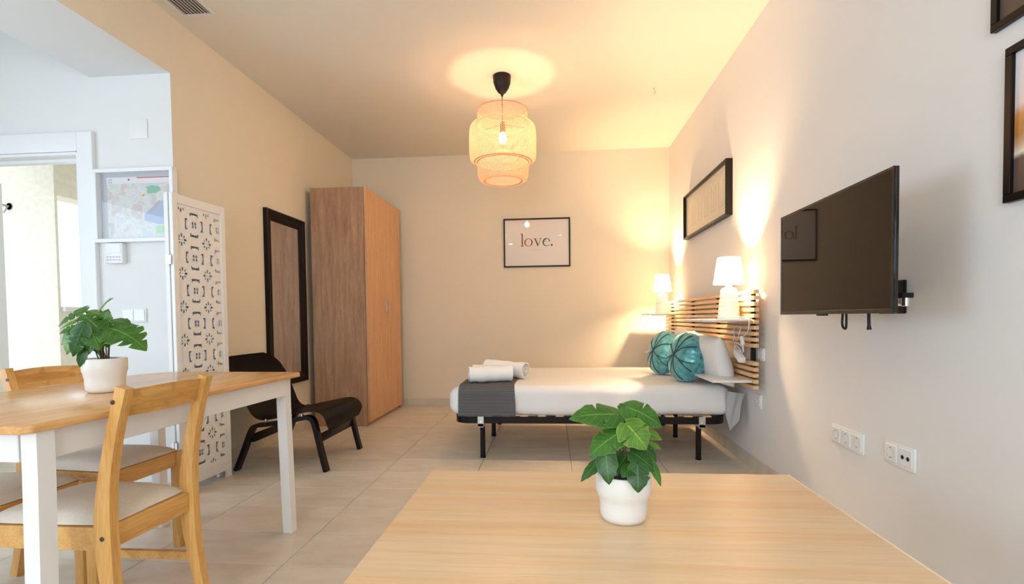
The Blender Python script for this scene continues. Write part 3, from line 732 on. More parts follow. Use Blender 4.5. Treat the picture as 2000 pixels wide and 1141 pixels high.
# deep-framed picture on the right wall above the headboard
t = thing('framed_picture', 'deep dark-framed picture with cream mat on the right wall above the headboard', 'picture', (XR, 4.2, 1.67))
PY0, PY1, PZ0, PZ1 = 3.65, 4.80, 1.660, 2.050
frame_x(t, PY0, PY1, PZ0, PZ1, .014, .048, XR, -1, M['black_frame'])
M['mat'] = plain('mat_board', (.74, .68, .55), .7); M['matline'] = plain('embossed_line', (.50, .44, .33), .7)
mb = finish('mat_board', bx(XR-.014, XR-.004, PY0+.014, PY1-.014, PZ0+.014, PZ1-.014), M['mat'], t, smooth=False)
finish('glazing', bx(XR-.035, XR-.034, PY0+.014, PY1-.014, PZ0+.014, PZ1-.014), M['glass'], t, smooth=False)
for k in range(5):
    y0 = PY0+.15+.178*k; b = bmesh.new()
    for q in ((y0, y0+.003, PZ0+.10, PZ1-.10), (y0+.10, y0+.103, PZ0+.10, PZ1-.10), (y0+.05, y0+.0515, PZ0+.10, PZ1-.13), (y0, y0+.103, PZ0+.10, PZ0+.1025)):
        box(b, XR-.0155, XR-.014, *q)
    finish('panel_outline', b, M['matline'], mb, smooth=False)

# two frames at the right edge
M['art_dark'] = plain('art_brown', (.10, .07, .055), .5)
t = thing('framed_picture', 'brown-black framed picture at the top right corner, above the other frame', 'picture', (XR, 1.33, 1.742), 'dark frames near the right edge')
frame_x(t, 1.12, 1.554, 1.742, 2.18, .020, .018, XR, -1, M['mirror_frame'])
finish('print', bx(XR-.008, XR-.003, 1.14, 1.534, 1.762, 2.16), M['art_dark'], t, smooth=False)
t = thing('framed_picture', 'brown-black framed picture of orange and white shapes at the right edge', 'picture', (XR, 1.28, 1.258), 'dark frames near the right edge')
frame_x(t, 1.06, 1.505, 1.258, 1.674, .022, .018, XR, -1, M['mirror_frame'])
def artmat():
    m, nt, bs = nodes('abstract_print'); N = nt.nodes; L = nt.links
    tc = N.new('ShaderNodeTexCoord'); sp = N.new('ShaderNodeSeparateXYZ'); L.new(tc.outputs['Object'], sp.inputs[0])
    n = N.new('ShaderNodeTexNoise'); n.inputs['Scale'].default_value = 9; L.new(tc.outputs['Object'], n.inputs['Vector'])
    ad = N.new('ShaderNodeMath'); ad.operation = 'MULTIPLY_ADD'; ad.inputs[1].default_value = .12; L.new(n.outputs['Fac'], ad.inputs[0]); L.new(sp.outputs[2], ad.inputs[2])
    mr = N.new('ShaderNodeMapRange'); mr.inputs[1].default_value = 1.30; mr.inputs[2].default_value = 1.74; L.new(ad.outputs[0], mr.inputs[0])
    r = N.new('ShaderNodeValToRGB'); e = r.color_ramp.elements; e[0].color = (.12, .08, .06, 1); e[0].position = 0; e[1].color = (.72, .78, .84, 1); e[1].position = 1
    for p, c in ((.30, (.13, .08, .06, 1)), (.34, (.80, .72, .60, 1)), (.44, (.45, .20, .05, 1)), (.54, (.60, .25, .06, 1)), (.60, (.80, .66, .62, 1)), (.8, (.78, .72, .76, 1))):
        q = e.new(p); q.color = c
    L.new(mr.outputs[0], r.inputs[0]); L.new(r.outputs[0], bs.inputs['Base Color']); bs.inputs['Roughness'].default_value = .3
    return m
finish('print', bx(XR-.008, XR-.003, 1.082, 1.483, 1.28, 1.652), artmat(), t, smooth=False)

# ------------------------------------------------------------------ television
TVP = Matrix.Translation((1.006, 1.969, 1.177)) @ Matrix.Rotation(-.024, 4, 'Z')
tv = thing('television', 'black flat-screen television on a swivel wall arm on the right wall', 'television', (1.006, 1.969, 1.177))
def tvpart(name, x0, x1, y0, y1, z0, z1, mat, bev=.001, parent=None, seg=1):
    bm = bx(x0, x1, y0, y1, z0, z1, bev=bev, seg=seg); bmesh.ops.transform(bm, matrix=TVP, verts=bm.verts[:]); return finish(name, bm, mat, parent or tv)
TW2, TH2 = .391, .2155
tvpart('cabinet', .003, .015, -TW2, TW2, -TH2, TH2, M['tv_body'], .003, seg=2)
tvpart('rear_bulge', .015, .055, -TW2+.10, TW2-.10, -TH2+.03, TH2-.10, M['tv_body'], .012, seg=3)
tvpart('screen', .0, .003, -TW2+.009, TW2-.009, -TH2+.014, TH2-.009, M['tv_screen'], 0)
b = bmesh.new()
for q in ((-TW2, TW2, TH2-.009, TH2), (-TW2, TW2, -TH2, -TH2+.014), (-TW2, -TW2+.009, -TH2+.014, TH2-.009), (TW2-.009, TW2, -TH2+.014, TH2-.009)):
    box(b, -.0015, .003, *q, bev=.0008, seg=1)
bmesh.ops.transform(b, matrix=TVP, verts=b.verts[:]); finish('bezel', b, M['tv_body'], tv)
tvpart('sensor_strip', 0, .012, -.0, .07, -TH2-.006, -TH2, M['tv_body'], .002)
b = bmesh.new(); box(b, 1.235, 1.247, 1.90, 2.04, .96, 1.08, bev=.003, seg=1)
wp = finish('wall_plate', b, M['black'], tv)
b = bmesh.new(); bar(b, [(1.238, 1.95, 1.018), (1.17, 1.80, 1.018), (1.135, 1.712, 1.018), (1.115, 1.715, 1.018), (1.085, 1.80, 1.018), (1.06, 1.95, 1.018)], .016, .014, side=(0, 0, 1)); finish('wall_arm', b, M['black'], tv)
b = bmesh.new(); lathe(b, [(.010, -.022), (.012, -.020), (.012, .016), (.010, .018)], (1.126, 1.722, 1.005), 20, cap0=True, cap1=True); finish('arm_joint', b, M['chrome'], tv)
tvpart('mounting_plate', .055, .063, -.10, .10, -.17, .03, M['black'], .002)
b = bmesh.new(); box(b, 1.135, 1.150, 1.735, 1.78, .985, 1.010, bev=.005, seg=2); finish('arm_cover', b, M['chrome'], tv)
b = bmesh.new(); tube(b, smooth_path([(1.045, 1.925, .975), (1.045, 1.93, .93), (1.045, 1.922, .912), (1.045, 1.905, .914), (1.045, 1.905, .975)], 6), .004, 8); c_ = finish('cable_loop', b, M['cord'], tv)
b = bmesh.new(); tube(b, [(1.042, 1.771, .975), (1.042, 1.768, .925), (1.042, 1.767, .908)], [.005, .005, .0075], 8); finish('antenna_lead', b, M['cord'], tv)

# ------------------------------------------------------------------ sockets and switches
def plate_x(name, label, cat, y0, y1, z0, z1, kinds, th=.010, group=None):
    t = thing(name, label, cat, (XR, (y0+y1)/2, z0), group)
    finish('plate', bx(XR-th, XR, y0, y1, z0, z1, bev=.003, seg=2), M['plastic'], t)
    n = len(kinds); wd = (y1-y0)/n; zc = (z0+z1)/2
    for i, k in enumerate(kinds):
        yc = y1-(i+.5)*wd
        ins = finish('insert', bx(XR-th-.0025, XR-th+.001, yc-wd*.40, yc+wd*.40, zc-(z1-z0)*.36, zc+(z1-z0)*.36, bev=.0015, seg=1), M['plastic'], t)
        if k == 's':
            b = bmesh.new(); lathe(b, [(.0205, -.0035), (.0205, -.003), (.0195, -.003), (.019, .0), (0, .0)], (XR-th, yc, zc), 28, 'x'); finish('socket_well', b, M['greyhole'], ins)
            b = bmesh.new()
            for s_ in (-1, 1): lathe(b, [(.0028, -.0012), (0, -.0012)], (XR-th, yc+s_*.0085, zc), 10, 'x')
            for s_ in (-1, 1): box(b, XR-th-.003, XR-th-.0005, yc-.002, yc+.002, zc+s_*.018-.002, zc+s_*.018+.002)
            finish('contact', b, M['darkhole'], ins)
        elif k == 't':
            for s_ in (-1, 1):
                b = bmesh.new(); lathe(b, [(.0075, -.0042), (.0065, -.0045), (.006, -.003), (0, -.003)], (XR-th, yc+s_*.014, zc), 16, 'x'); finish('aerial_port', b, M['darkhole'], ins)
            b = bmesh.new(); box(b, XR-th-.0032, XR-th-.002, yc-.004, yc+.004, zc-.001, zc+.001); finish('port_mark', b, M['greyhole'], ins)
    return t
plate_x('power_socket', 'white triple power socket plate low on the right wall', 'socket', 2.133, 2.365, .390, .475, 'sss')
plate_x('power_socket', 'white plate with one power socket and two aerial ports', 'socket', 1.842, 2.003, .407, .491, 'st')
plate_x('power_socket', 'small white socket low on the wall beside the mattress corner', 'socket', 3.14, 3.225, .395, .48, 's')
plate_x('power_socket', 'white socket in the gap of the slatted headboard', 'socket', 3.095, 3.19, .688, .764, 's', th=.012)

def plate_y(name, label, cat, x0, x1, z0, z1, th=.011):
    t = thing(name, label, cat, ((x0+x1)/2, YD, z0))
    finish('plate', bx(x0, x1, YD-th, YD, z0, z1, bev=.002, seg=2), M['plastic'], t); return t
t = plate_y('light_switch', 'white double rocker light switch on the hall wall behind the plant', 'switch', -2.565, -2.412, .964, 1.046)
for k in range(2): finish('rocker', bx(-2.558+.071*k, -2.490+.071*k, YD-.015, YD-.010, .971, 1.039, bev=.002, seg=1), M['plastic'], t)
plate_y('blank_plate', 'square white blank cover plate high on the hall wall', 'plate', -2.478, -2.368, 2.046, 2.160, .008)
t = thing('door_intercom', 'white wall intercom with keypad below the framed map', 'intercom', (-2.58, YD, 1.314))
finish('body', bx(-2.636, -2.526, YD-.035, YD, 1.314, 1.434, bev=.004, seg=2), M['plastic'], t)
finish('display', bx(-2.631, -2.536, YD-.037, YD-.034, 1.372, 1.428, bev=.001, seg=1), M['white'], t)
b0 = None
for i in range(5):
    for j in range(2):
        finish('button', bx(-2.626+.019*i, -2.616+.019*i, YD-.038, YD-.034, 1.330+.017*j, 1.338+.017*j, bev=.001, seg=1), M['greyhole'], t)

# ------------------------------------------------------------------ framed city map
MX0, MX1, MZ0, MZ1 = -2.697, -2.195, 1.437, 1.868
t = thing('framed_map', 'glazed white frame holding a city map, on the hall wall beside the door', 'map', (-2.446, YD, 1.437))
b = bmesh.new(); f_ = .022
for q in ((MX0, MX1, MZ1-f_, MZ1), (MX0, MX1, MZ0, MZ0+f_), (MX0, MX0+f_, MZ0+f_, MZ1-f_), (MX1-f_, MX1, MZ0+f_, MZ1-f_)):
    box(b, q[0], q[1], YD-.040, YD, q[2], q[3], bev=.002, seg=1)
finish('frame', b, M['door_white'], t)
M['backboard'] = plain('grey_backboard', (.48, .50, .53), .6)
finish('back_board', bx(MX0+f_, MX1-f_, YD-.006, YD-.001, MZ0+f_, MZ1-f_), M['backboard'], t, smooth=False)
def mapmat():
    m, nt, bs = nodes('street_map'); N = nt.nodes; L = nt.links
    tc = N.new('ShaderNodeTexCoord')
    v = N.new('ShaderNodeTexVoronoi'); v.inputs['Scale'].default_value = 150; L.new(tc.outputs['Object'], v.inputs['Vector'])
    n = N.new('ShaderNodeTexNoise'); n.inputs['Scale'].default_value = 16; n.inputs['Detail'].default_value = 6; L.new(tc.outputs['Object'], n.inputs['Vector'])
    r = N.new('ShaderNodeValToRGB'); e = r.color_ramp.elements; e[0].color = (.62, .63, .64, 1); e[0].position = .40; e[1].color = (.62, .56, .55, 1); e[1].position = .62
    q = e.new(.5); q.color = (.70, .70, .66, 1)
    L.new(n.outputs['Fac'], r.inputs[0])
    rv = N.new('ShaderNodeValToRGB'); rv.color_ramp.elements[0].position = .10; rv.color_ramp.elements[1].position = .30
    rv.color_ramp.elements[0].color = (.45, .43, .45, 1); rv.color_ramp.elements[1].color = (1, 1, 1, 1); L.new(v.outputs['Distance'], rv.inputs[0])
    mx = N.new('ShaderNodeMix'); mx.data_type = 'RGBA'; mx.blend_type = 'MULTIPLY'; mx.inputs[0].default_value = .8
    L.new(r.outputs[0], mx.inputs[6]); L.new(rv.outputs[0], mx.inputs[7]); L.new(mx.outputs[2], bs.inputs['Base Color']); bs.inputs['Roughness'].default_value = .6
    return m
sheet = finish('map_sheet', bx(-2.632, -2.235, YD-.009, YD-.006, 1.462, 1.822), mapmat(), t, smooth=False)
def flat(name, pts, col, yy=.0098):
    bm = fill2d([pts], .0003); bmesh.ops.transform(bm, matrix=Matrix.Translation((0, YD-yy, 0)) @ Matrix.Rotation(PI/2, 4, 'X'), verts=bm.verts[:])
    m_ = plain(name, col, .6); return finish(name, bm, m_, sheet, smooth=False)
def blob(cx, cz, rx, rz, s, n=26): return [(cx+rx*(1+.22*math.sin(3*a+s)+.12*math.sin(7*a+2*s))*math.cos(a), cz+rz*(1+.2*math.sin(2*a+s)+.1*math.sin(5*a))*math.sin(a)) for a in [2*PI*i/n for i in range(n)]]
flat('map_header', [(-2.632, 1.784), (-2.235, 1.784), (-2.235, 1.822), (-2.632, 1.822)], (.74, .73, .76))
flat('red_band', [(-2.44, 1.814), (-2.240, 1.814), (-2.240, 1.820), (-2.44, 1.820)], (.60, .09, .12), .0104)
flat('red_mark', blob(-2.492, 1.806, .006, .006, 0), (.35, .06, .12), .0104)
for k, (dx, dz) in enumerate(((0, 0), (.014, 0), (0, .015), (.014, .015))): flat('map_symbol', blob(-2.616+dx, 1.793+dz, .004, .004, k), (.25, .25, .27), .0104)
flat('green_park', blob(-2.345, 1.745, .042, .028, 1.2), (.25, .50, .36))
flat('orange_spot', blob(-2.405, 1.712, .010, .006, .4), (.70, .42, .12))
flat('harbour', [(-2.40, 1.60), (-2.33, 1.66), (-2.28, 1.68), (-2.235, 1.70), (-2.235, 1.56), (-2.30, 1.54), (-2.40, 1.565)], (.42, .50, .66))
flat('pier', [(-2.37, 1.615), (-2.345, 1.62), (-2.30, 1.675), (-2.306, 1.682), (-2.35, 1.632)], (.55, .42, .42), .0104)
flat('inset_panel', [(-2.33, 1.487), (-2.255, 1.487), (-2.255, 1.53), (-2.33, 1.53)], (.42, .62, .38))
finish('glazing', bx(MX0+f_, MX1-f_, YD-.034, YD-.032, MZ0+f_, MZ1-f_), M['glass'], t, smooth=False)

# ------------------------------------------------------------------ ceiling vent and downlights
t = thing('air_vent', 'white slatted air vent set in the ceiling at top left', 'vent', (-2.04, 2.6, ZC))
vx0, vx1, vy0, vy1 = -2.145, -1.94, 2.25, 2.875
b = bmesh.new()
for q in ((vx0, vx1, vy1-.022, vy1), (vx0, vx1, vy0, vy0+.022), (vx0, vx0+.022, vy0+.022, vy1-.022), (vx1-.022, vx1, vy0+.022, vy1-.022)): box(b, q[0], q[1], q[2], q[3], ZC-.006, ZC, bev=.001, seg=1)
finish('vent_frame', b, M['wall'], t)
finish('duct_back', bx(vx0+.022, vx1-.022, vy0+.022, vy1-.022, ZC-.001, ZC), plain('duct', (.17, .145, .12), .8), t, smooth=False)
n_ = 7
for k in range(n_+1):
    x = vx0+.022+(vx1-vx0-.044)*(k+.5)/(n_+1)
    b = bmesh.new(); box(b, -.006, .006, vy0+.02, vy1-.02, -.0008, .0008, mtx=Matrix.Translation((x, 0, ZC-.0045)) @ Matrix.Rotation(.55, 4, 'Y')); finish('vent_slat', b, M['wall'], t, smooth=False)
for k, (x, y) in enumerate(((-1.02, .14), (-.61, .20), (.17, -.05), (.55, -1.2), (-1.0, -1.2))):  # the two rear ones are unseen, added as fill light
    t = thing('downlight', ['round ceiling downlight nearest the air vent', 'round ceiling downlight between the vent side one and the table', 'round ceiling downlight above the foreground coffee table', 'added fill downlight at the rear beside the right wall, out of view', 'added fill downlight at the rear on the hall side, out of view'][k], 'light', (x, y, ZC), 'ceiling downlights')
    b = bmesh.new(); lathe(b, [(.042, -.001), (.052, -.003), (.055, 0)], (x, y, ZC), 32); finish('trim_ring', b, M['white'], t)
    b = bmesh.new(); lathe(b, [(.042, -.0015), (0, -.0015)], (x, y, ZC), 32); finish('diffuser', b, M['down'], t)

# ------------------------------------------------------------------ wardrobe
wr = thing('wardrobe', 'tall two-door oak-effect wardrobe standing in the far left corner', 'wardrobe', (-1.9, 4.92, 0))
wx0, wx1, wy0, wy1, wz = -2.165, -1.653, 4.432, 5.42, 2.15
b = bmesh.new(); finish('side_panel', bx(wx0, wx1-.022, wy0, wy0+.018, 0, wz, bev=.001, seg=1), M['wardrobe'], wr)
finish('side_panel', bx(wx0, wx1-.022, wy1-.018, wy1, 0, wz, bev=.001, seg=1), M['wardrobe'], wr)
finish('top_panel', bx(wx0, wx1-.022, wy0+.018, wy1-.018, wz-.018, wz), M['wardrobe'], wr)
finish('back_panel', bx(wx0, wx0+.006, wy0+.018, wy1-.018, .02, wz-.018), M['wardrobe'], wr)
finish('bottom_panel', bx(wx0+.006, wx1-.022, wy0+.018, wy1-.018, .035, .053), M['wardrobe'], wr)
finish('plinth', bx(wx1-.045, wx1-.030, wy0+.018, wy1-.018, 0, .035), M['wardrobe'], wr)
yc = (wy0+wy1)/2
for k, (a, c) in enumerate(((wy0+.003, yc-.0015), (yc+.0015, wy1-.003))):
    dr = finish('door', bx(wx1-.019, wx1, a, c, .038, wz-.003, bev=.001, seg=1), M['wardrobe_door_lit'], wr)
    yh = (yc-.045) if k == 0 else (yc+.045)
    b = bmesh.new(); bar(b, smooth_path([(wx1-.001, yh, 1.03), (wx1+.020, yh, 1.035), (wx1+.024, yh, 1.05), (wx1+.024, yh, 1.13), (wx1+.020, yh, 1.145), (wx1-.001, yh, 1.15)], 3), .012, .005, side=(0, 1, 0)); finish('handle', b, M['chrome'], dr)

# ------------------------------------------------------------------ wall mirror
t = thing('wall_mirror', 'tall black-framed mirror on the left wall beside the wardrobe', 'mirror', (XL, 4.05, .43))
m0, m1, n0, n1 = 3.765, 4.372, .432, 1.838
prof = [(0, 0), (0, .030), (.008, .034), (.03, .030), (.042, .022), (.060, .024), (.075, .018), (.085, .012), (.085, 0)]
b = bmesh.new()
def mring(ins, dep): return [b.verts.new(Vector((XL+dep, y, z))) for y, z in ((m0+ins, n0+ins), (m1-ins, n0+ins), (m1-ins, n1-ins), (m0+ins, n1-ins))]
pr_ = None
for ins, dep in prof:
    cur = mring(ins, dep)
    if pr_:
        for k in range(4): b.faces.new((pr_[k], pr_[(k+1) % 4], cur[(k+1) % 4], cur[k]))
    pr_ = cur
finish('frame', b, M['mirror_frame'], t, ang=20)
finish('mirror_glass', bx(XL+.002, XL+.008, m0+.08, m1-.08, n0+.08, n1-.08), M['mirror'], t, smooth=False)

# ------------------------------------------------------------------ lounge chair
lc = thing('lounge_chair', 'low black-stained bentwood lounge chair below the wall mirror', 'chair', (-1.75, 3.38, 0))
prof = smooth_path([Vector((x, 0, z)) for x, z in ((-1.437, .262), (-1.432, .315), (-1.455, .362), (-1.50, .384), (-1.56, .382), (-1.66, .362), (-1.76, .342), (-1.835, .328), (-1.885, .332), (-1.925, .365), (-1.955, .43), (-1.99, .52), (-2.03, .60), (-2.075, .665), (-2.125, .722), (-2.135, .732))], 4)
m_ = len(prof); ln = [0]
for i in range(1, m_): ln.append(ln[-1]+(prof[i]-prof[i-1]).length)
b = bmesh.new()
def shell(u, v):
    i = round(v*(m_-1)); p = prof[i]; s = ln[i]; e = ln[-1]-s; w = .305
    if s < .07: w -= .05*(1-s/.07)**2
    if e < .12: w -= .10*(1-e/.12)**2.2
    bl = math.exp(-((s-.52)/.08)**2); w -= .018*bl
    dish = .010*(1-(2*u-1)**2)*(1 if s > .55 else .4)
    return Vector((p.x - dish*(1 if s > .55 else 0), 3.375+(2*u-1)*w, p.z - dish*(0 if s > .55 else 1)))
grid(b, 16, m_-1, shell); bmesh.ops.solidify(b, geom=b.faces[:], thickness=.011)
finish('seat_shell', b, M['dark_stain'], lc, ang=45)
for yy in (3.095, 3.655):
    q = smooth_path([(-2.045, yy, 0), (-1.985, yy, .14), (-1.935, yy, .262), (-1.90, yy, .292), (-1.84, yy, .300), (-1.70, yy, .318), (-1.60, yy, .340), (-1.555, yy, .345), (-1.525, yy, .325), (-1.508, yy, .27), (-1.475, yy, .12), (-1.445, yy, 0)], 4)
    b = bmesh.new(); bar(b, q, .045, .026, side=(0, 1, 0)); bevel_all(b, .004); finish('side_frame', b, M['dark_stain'], lc)
for (xa, za) in ((-1.945, .205), (-1.498, .205)):
    finish('stretcher', bx(xa-.010, xa+.010, 3.115, 3.635, za-.026, za+.026, bev=.003), M['dark_stain'], lc)
for yy in (3.095, 3.655):
    for xa, za in ((-1.60, .352), (-1.84, .318)):
        b = bmesh.new(); lathe(b, [(.010, 0), (.010, .016), (0, .018)], (xa, yy, za), 12); finish('screw_cap', b, M['chrome'], lc)

# ------------------------------------------------------------------ folding screen
fs = thing('folding_screen', 'white carved three-panel folding screen at the corner of the left wall', 'screen', (-2.06, 2.79, 0))
SW, SH, ST = .40, 1.662, .022
def cell_loops(cx, cy, P):
    L_ = []
    def T(pts, rot=0, mx=1): 
        c, s = math.cos(rot), math.sin(rot); return [(cx+(c*x*mx-s*y), cy+(s*x*mx+c*y)) for x, y in pts]
    br = [(-.36, .17), (-.25, .17), (-.25, .12), (-.30, .11), (-.285, .06), (-.315, 0), (-.285, -.06), (-.30, -.11), (-.25, -.12), (-.25, -.17), (-.36, -.17), (-.365, 0)]
    br = [(x*P, y*P) for x, y in br]
    for k in range(4): L_.append(T(br, k*PI/2))
    for k in range(4):
        a = k*PI/2+PI/4
        L_.append(T([(.015*P, 0), (.05*P, .045*P), (.10*P, .05*P), (.125*P, 0), (.10*P, -.05*P), (.05*P, -.045*P)], a))
    return L_
def flower_loops(cx, cy, P):
    L_ = []
    for k in range(8):
        a = k*PI/4; c, s = math.cos(a), math.sin(a); r0, r1, w = (.055, .205, .040) if k % 2 == 0 else (.07, .185, .032)
        q = [(r0, 0), (r0+.06, w), (r1-.035, w*.8), (r1, 0), (r1-.035, -w*.8), (r0+.06, -w)]
        L_.append([(cx+P*(c*x-s*y), cy+P*(s*x+c*y)) for x, y in q])
    L_.append([(cx+.022*P*math.cos(2*PI*i/8), cy+.022*P*math.sin(2*PI*i/8)) for i in range(8)])
    return L_
def clip(loop, xa, xb, ya, yb):
    for ax, lim, sg in ((0, xa, 1), (0, xb, -1), (1, ya, 1), (1, yb, -1)):
        out = []
        for i in range(len(loop)):
            p, q = loop[i-1], loop[i]; dp, dq = sg*(p[ax]-lim), sg*(q[ax]-lim)
            if (dp >= 0) != (dq >= 0):
                t_ = dp/(dp-dq); out.append((p[0]+t_*(q[0]-p[0]), p[1]+t_*(q[1]-p[1])))
            if dq >= 0: out.append(q)
        loop = out
        if len(loop) < 3: return None
    ar = abs(sum(loop[i-1][0]*loop[i][1]-loop[i][0]*loop[i-1][1] for i in range(len(loop))))/2
    return loop if ar > 6e-6 else None
P_ = .186; fw2_, z0_, z1_ = SW-.07, .115, 1.61
loops = [[(0, z0_), (fw2_, z0_), (fw2_, z1_), (0, z1_)]]
nz = int((z1_-z0_)/P_)+2
for i in range(-1, 3):
    for j in range(-1, nz+1):
        cx, cz = fw2_-.205+i*P_+.0, z1_-.10-j*P_
        for lp in cell_loops(cx, cz, P_)+flower_loops(cx+P_/2, cz-P_/2, P_):
            c_ = clip(lp, .010, fw2_-.010, z0_+.012, z1_-.012)
            if c_: loops.append(c_)
fret = fill2d(loops, .0035)
bmesh.ops.rotate(fret, cent=(0, 0, 0), matrix=Matrix.Rotation(PI/2, 3, 'X'), verts=fret.verts[:])
bmesh.ops.translate(fret, vec=(.035, 0, 0), verts=fret.verts[:])       # panel plane: local x along width, z up
def panel(parent, org, ang, first=None):
    mm = Matrix.Translation(org) @ Matrix.Rotation(ang, 4, 'Z')
    pn = None
    b = fret.copy(); bmesh.ops.transform(b, matrix=mm, verts=b.verts[:]); pn = finish('fretwork_panel', b, M['white'], parent, smooth=False)
    for nm, q in (('stile', (0, .035, -ST/2, ST/2, 0, SH)), ('stile', (SW-.035, SW, -ST/2, ST/2, 0, SH)), ('rail', (.035, SW-.035, -ST/2, ST/2, 1.61, SH-.002)), ('rail', (.035, SW-.035, -ST/2, ST/2, .045, .115))):
        finish(nm, bx(*q, bev=.002, seg=1, mtx=mm), M['white'], pn, smooth=False)
    return pn
# near panel from (-2.035,2.592) to (-2.02,2.99); others folded behind it
a1 = math.atan2(2.992-2.592, -2.018+2.045)
panel(fs, (-2.045, 2.592, 0), a1)
panel(fs, (-2.070, 2.590, 0), PI/2+.015)
panel(fs, (-2.098, 2.622, 0), PI/2+.06)
for z in (.28, 1.30):
    b = bmesh.new(); lathe(b, [(.005, -.03), (.005, .03)], (-2.060, 2.584, z), 12, cap0=True, cap1=True)
    box(b, -2.075, -2.045, 2.582, 2.585, z-.025, z+.025, bev=.0008, seg=1); finish('hinge', b, M['chrome'], fs)
fret.free()

# ------------------------------------------------------------------ dining table
RT = -.045
dt_loc = Vector((-1.543, 1.665, 0))
dt = thing('dining_table', 'dining table with birch top and white legs, plant standing on it', 'table', dt_loc)
def loc_mtx(loc, rz): return Matrix.Translation(loc) @ Matrix.Rotation(rz, 4, 'Z')
DM = loc_mtx(dt_loc, RT)
def dpart(name, b, mat, parent=None, **k):
    bmesh.ops.transform(b, matrix=DM, verts=b.verts[:]); return finish(name, b, mat, parent or dt, **k)
hx, hy, c0 = .366, .592, .018
out = [(-hx+.075, -hy), (hx-c0, -hy), (hx, -hy+c0), (hx, hy-c0), (hx-c0, hy), (-hx+.075, hy), (-hx, hy-.10), (-hx, -hy+.10)]
b = bmesh.new(); f = poly(b, [(x, y, .705) for x, y in out]); r = bmesh.ops.extrude_face_region(b, geom=[f])
bmesh.ops.translate(b, vec=(0, 0, .021), verts=[v for v in r['geom'] if isinstance(v, bmesh.types.BMVert)]); bevel_all(b, .0055, 3, 40)
dpart('tabletop', b, M['tabletop'])
lx_, ly_ = .318, .535
for (sx, sy) in ((1, 1), (1, -1), (-1, 1), (-1, -1)):
    lk = lx_-.012*sy*sx; b = bmesh.new(); bar(b, [(sx*lk, sy*ly_, .705), (sx*lk, sy*ly_, .60), (sx*(lk+.006), sy*(ly_+.014), 0)], [.043, .043, .042], [.043, .043, .042], side=(1, 0, 0)); bevel_all(b, .004, 2, 50)
    dpart('leg', b, M['white'])
for sy in (1, -1): dpart('apron', bx(-lx_+.021, lx_-.021, sy*(ly_+.010)-.009, sy*(ly_+.010)+.009, .630, .705, bev=.002, seg=1), M['white'])
for sx in (1, -1): dpart('apron', bx(sx*(lx_+.010)-.009, sx*(lx_+.010)+.009, -ly_+.021, ly_-.021, .630, .705, bev=.002, seg=1), M['white'])

# ------------------------------------------------------------------ dining chairs (local: faces +x)
def make_chair():
    t = bpy.data.objects.new('dining_chair', None); COL.objects.link(t)
    for sy in (-1, 1):
        yb = sy*.146
        pts = smooth_path([(-.232, yb, 0), (-.205, yb, .12), (-.180, yb, .27), (-.172, yb, .40), (-.180, yb, .52), (-.207, yb, .66), (-.243, yb, .790)], 4)
        n = len(pts); hh = [.031+.020*math.exp(-((p.z-.38)/.16)**2) for p in pts]
        b = bmesh.new(); bar(b, pts, .027, hh, side=(0, 1, 0)); bevel_all(b, .003, 2, 50); pg = finish('back_post', b, M['pine'], t)
        b = bmesh.new()
        for (x, z) in ((-.219, .752), (-.172, .385)):
            lathe(b, [(.0065, 0), (.0065, .0015), (.003, .0018), (.0028, .0005), (0, .0005)], (x, 0, z), 12, 'y')
        bmesh.ops.scale(b, vec=(1, sy, 1), verts=b.verts[:]); bmesh.ops.translate(b, vec=(0, sy*.1597, 0), verts=b.verts[:]); finish('screw', b, M['bolt'], pg)
        yf = sy*.158
        b = bmesh.new(); box(b, .178, .214, yf-.017, yf+.017, 0, .412, bev=.003); finish('front_leg', b, M['pine'], t)
        b = bmesh.new(); bar(b, [(-.160, sy*.146, .382), (.180, sy*.158, .382)], .020, .062, side=(0, 1, 0)); bevel_all(b, .002, 1, 50)
        finish('seat_rail', b, M['pine_x'], t)
        b = bmesh.new(); bar(b, [(-.190, sy*.146, .200), (.180, sy*.158, .185)], .016, .026, side=(0, 1, 0)); bevel_all(b, .002, 1, 50)
        finish('stretcher', b, M['pine_x'], t)
    finish('seat_rail', bx(-.182, -.162, -.132, .132, .350, .412, bev=.002, seg=1), M['pine_x'], t)
    finish('seat_rail', bx(.186, .206, -.141, .141, .350, .412, bev=.002, seg=1), M['pine_x'], t)
    b = bmesh.new()
    def br(u, v):
        y = (2*u-1)*.132; c = -.018*(1-(2*u-1)**2)
        return Vector((-.218-.021*v+c, y, .708+.072*v + .006*(1-(2*u-1)**2)*v))
    grid(b, 12, 3, br); bmesh.ops.solidify(b, geom=b.faces[:], thickness=.018); bevel_all(b, .002, 1, 50); finish('back_rail', b, M['pine_x'], t)
    b = bmesh.new(); n = 18
    def cushion_f(sg):
        def f(u, v):
            a, d = 2*u-1, 2*v-1; w = .162-.016*(1-u)
            e = (max(0, 1-abs(a)**4)*max(0, 1-abs(d)**4))**.5
            z = .4155 + (.033*e+.005*(1-a*a)*(1-d*d) if sg > 0 else -.002*e)
            return Vector((.020+a*.188*(1-.03*d**4), d*w*(1-.03*a**4), z))
        return f
    grid(b, n, n, cushion_f(1)); grid(b, n, n, cushion_f(-1)); bmesh.ops.remove_doubles(b, verts=b.verts[:], dist=.0006)
    finish('seat_cushion', b, M['seat'], t, ang=80)
    return t
ch = make_chair()
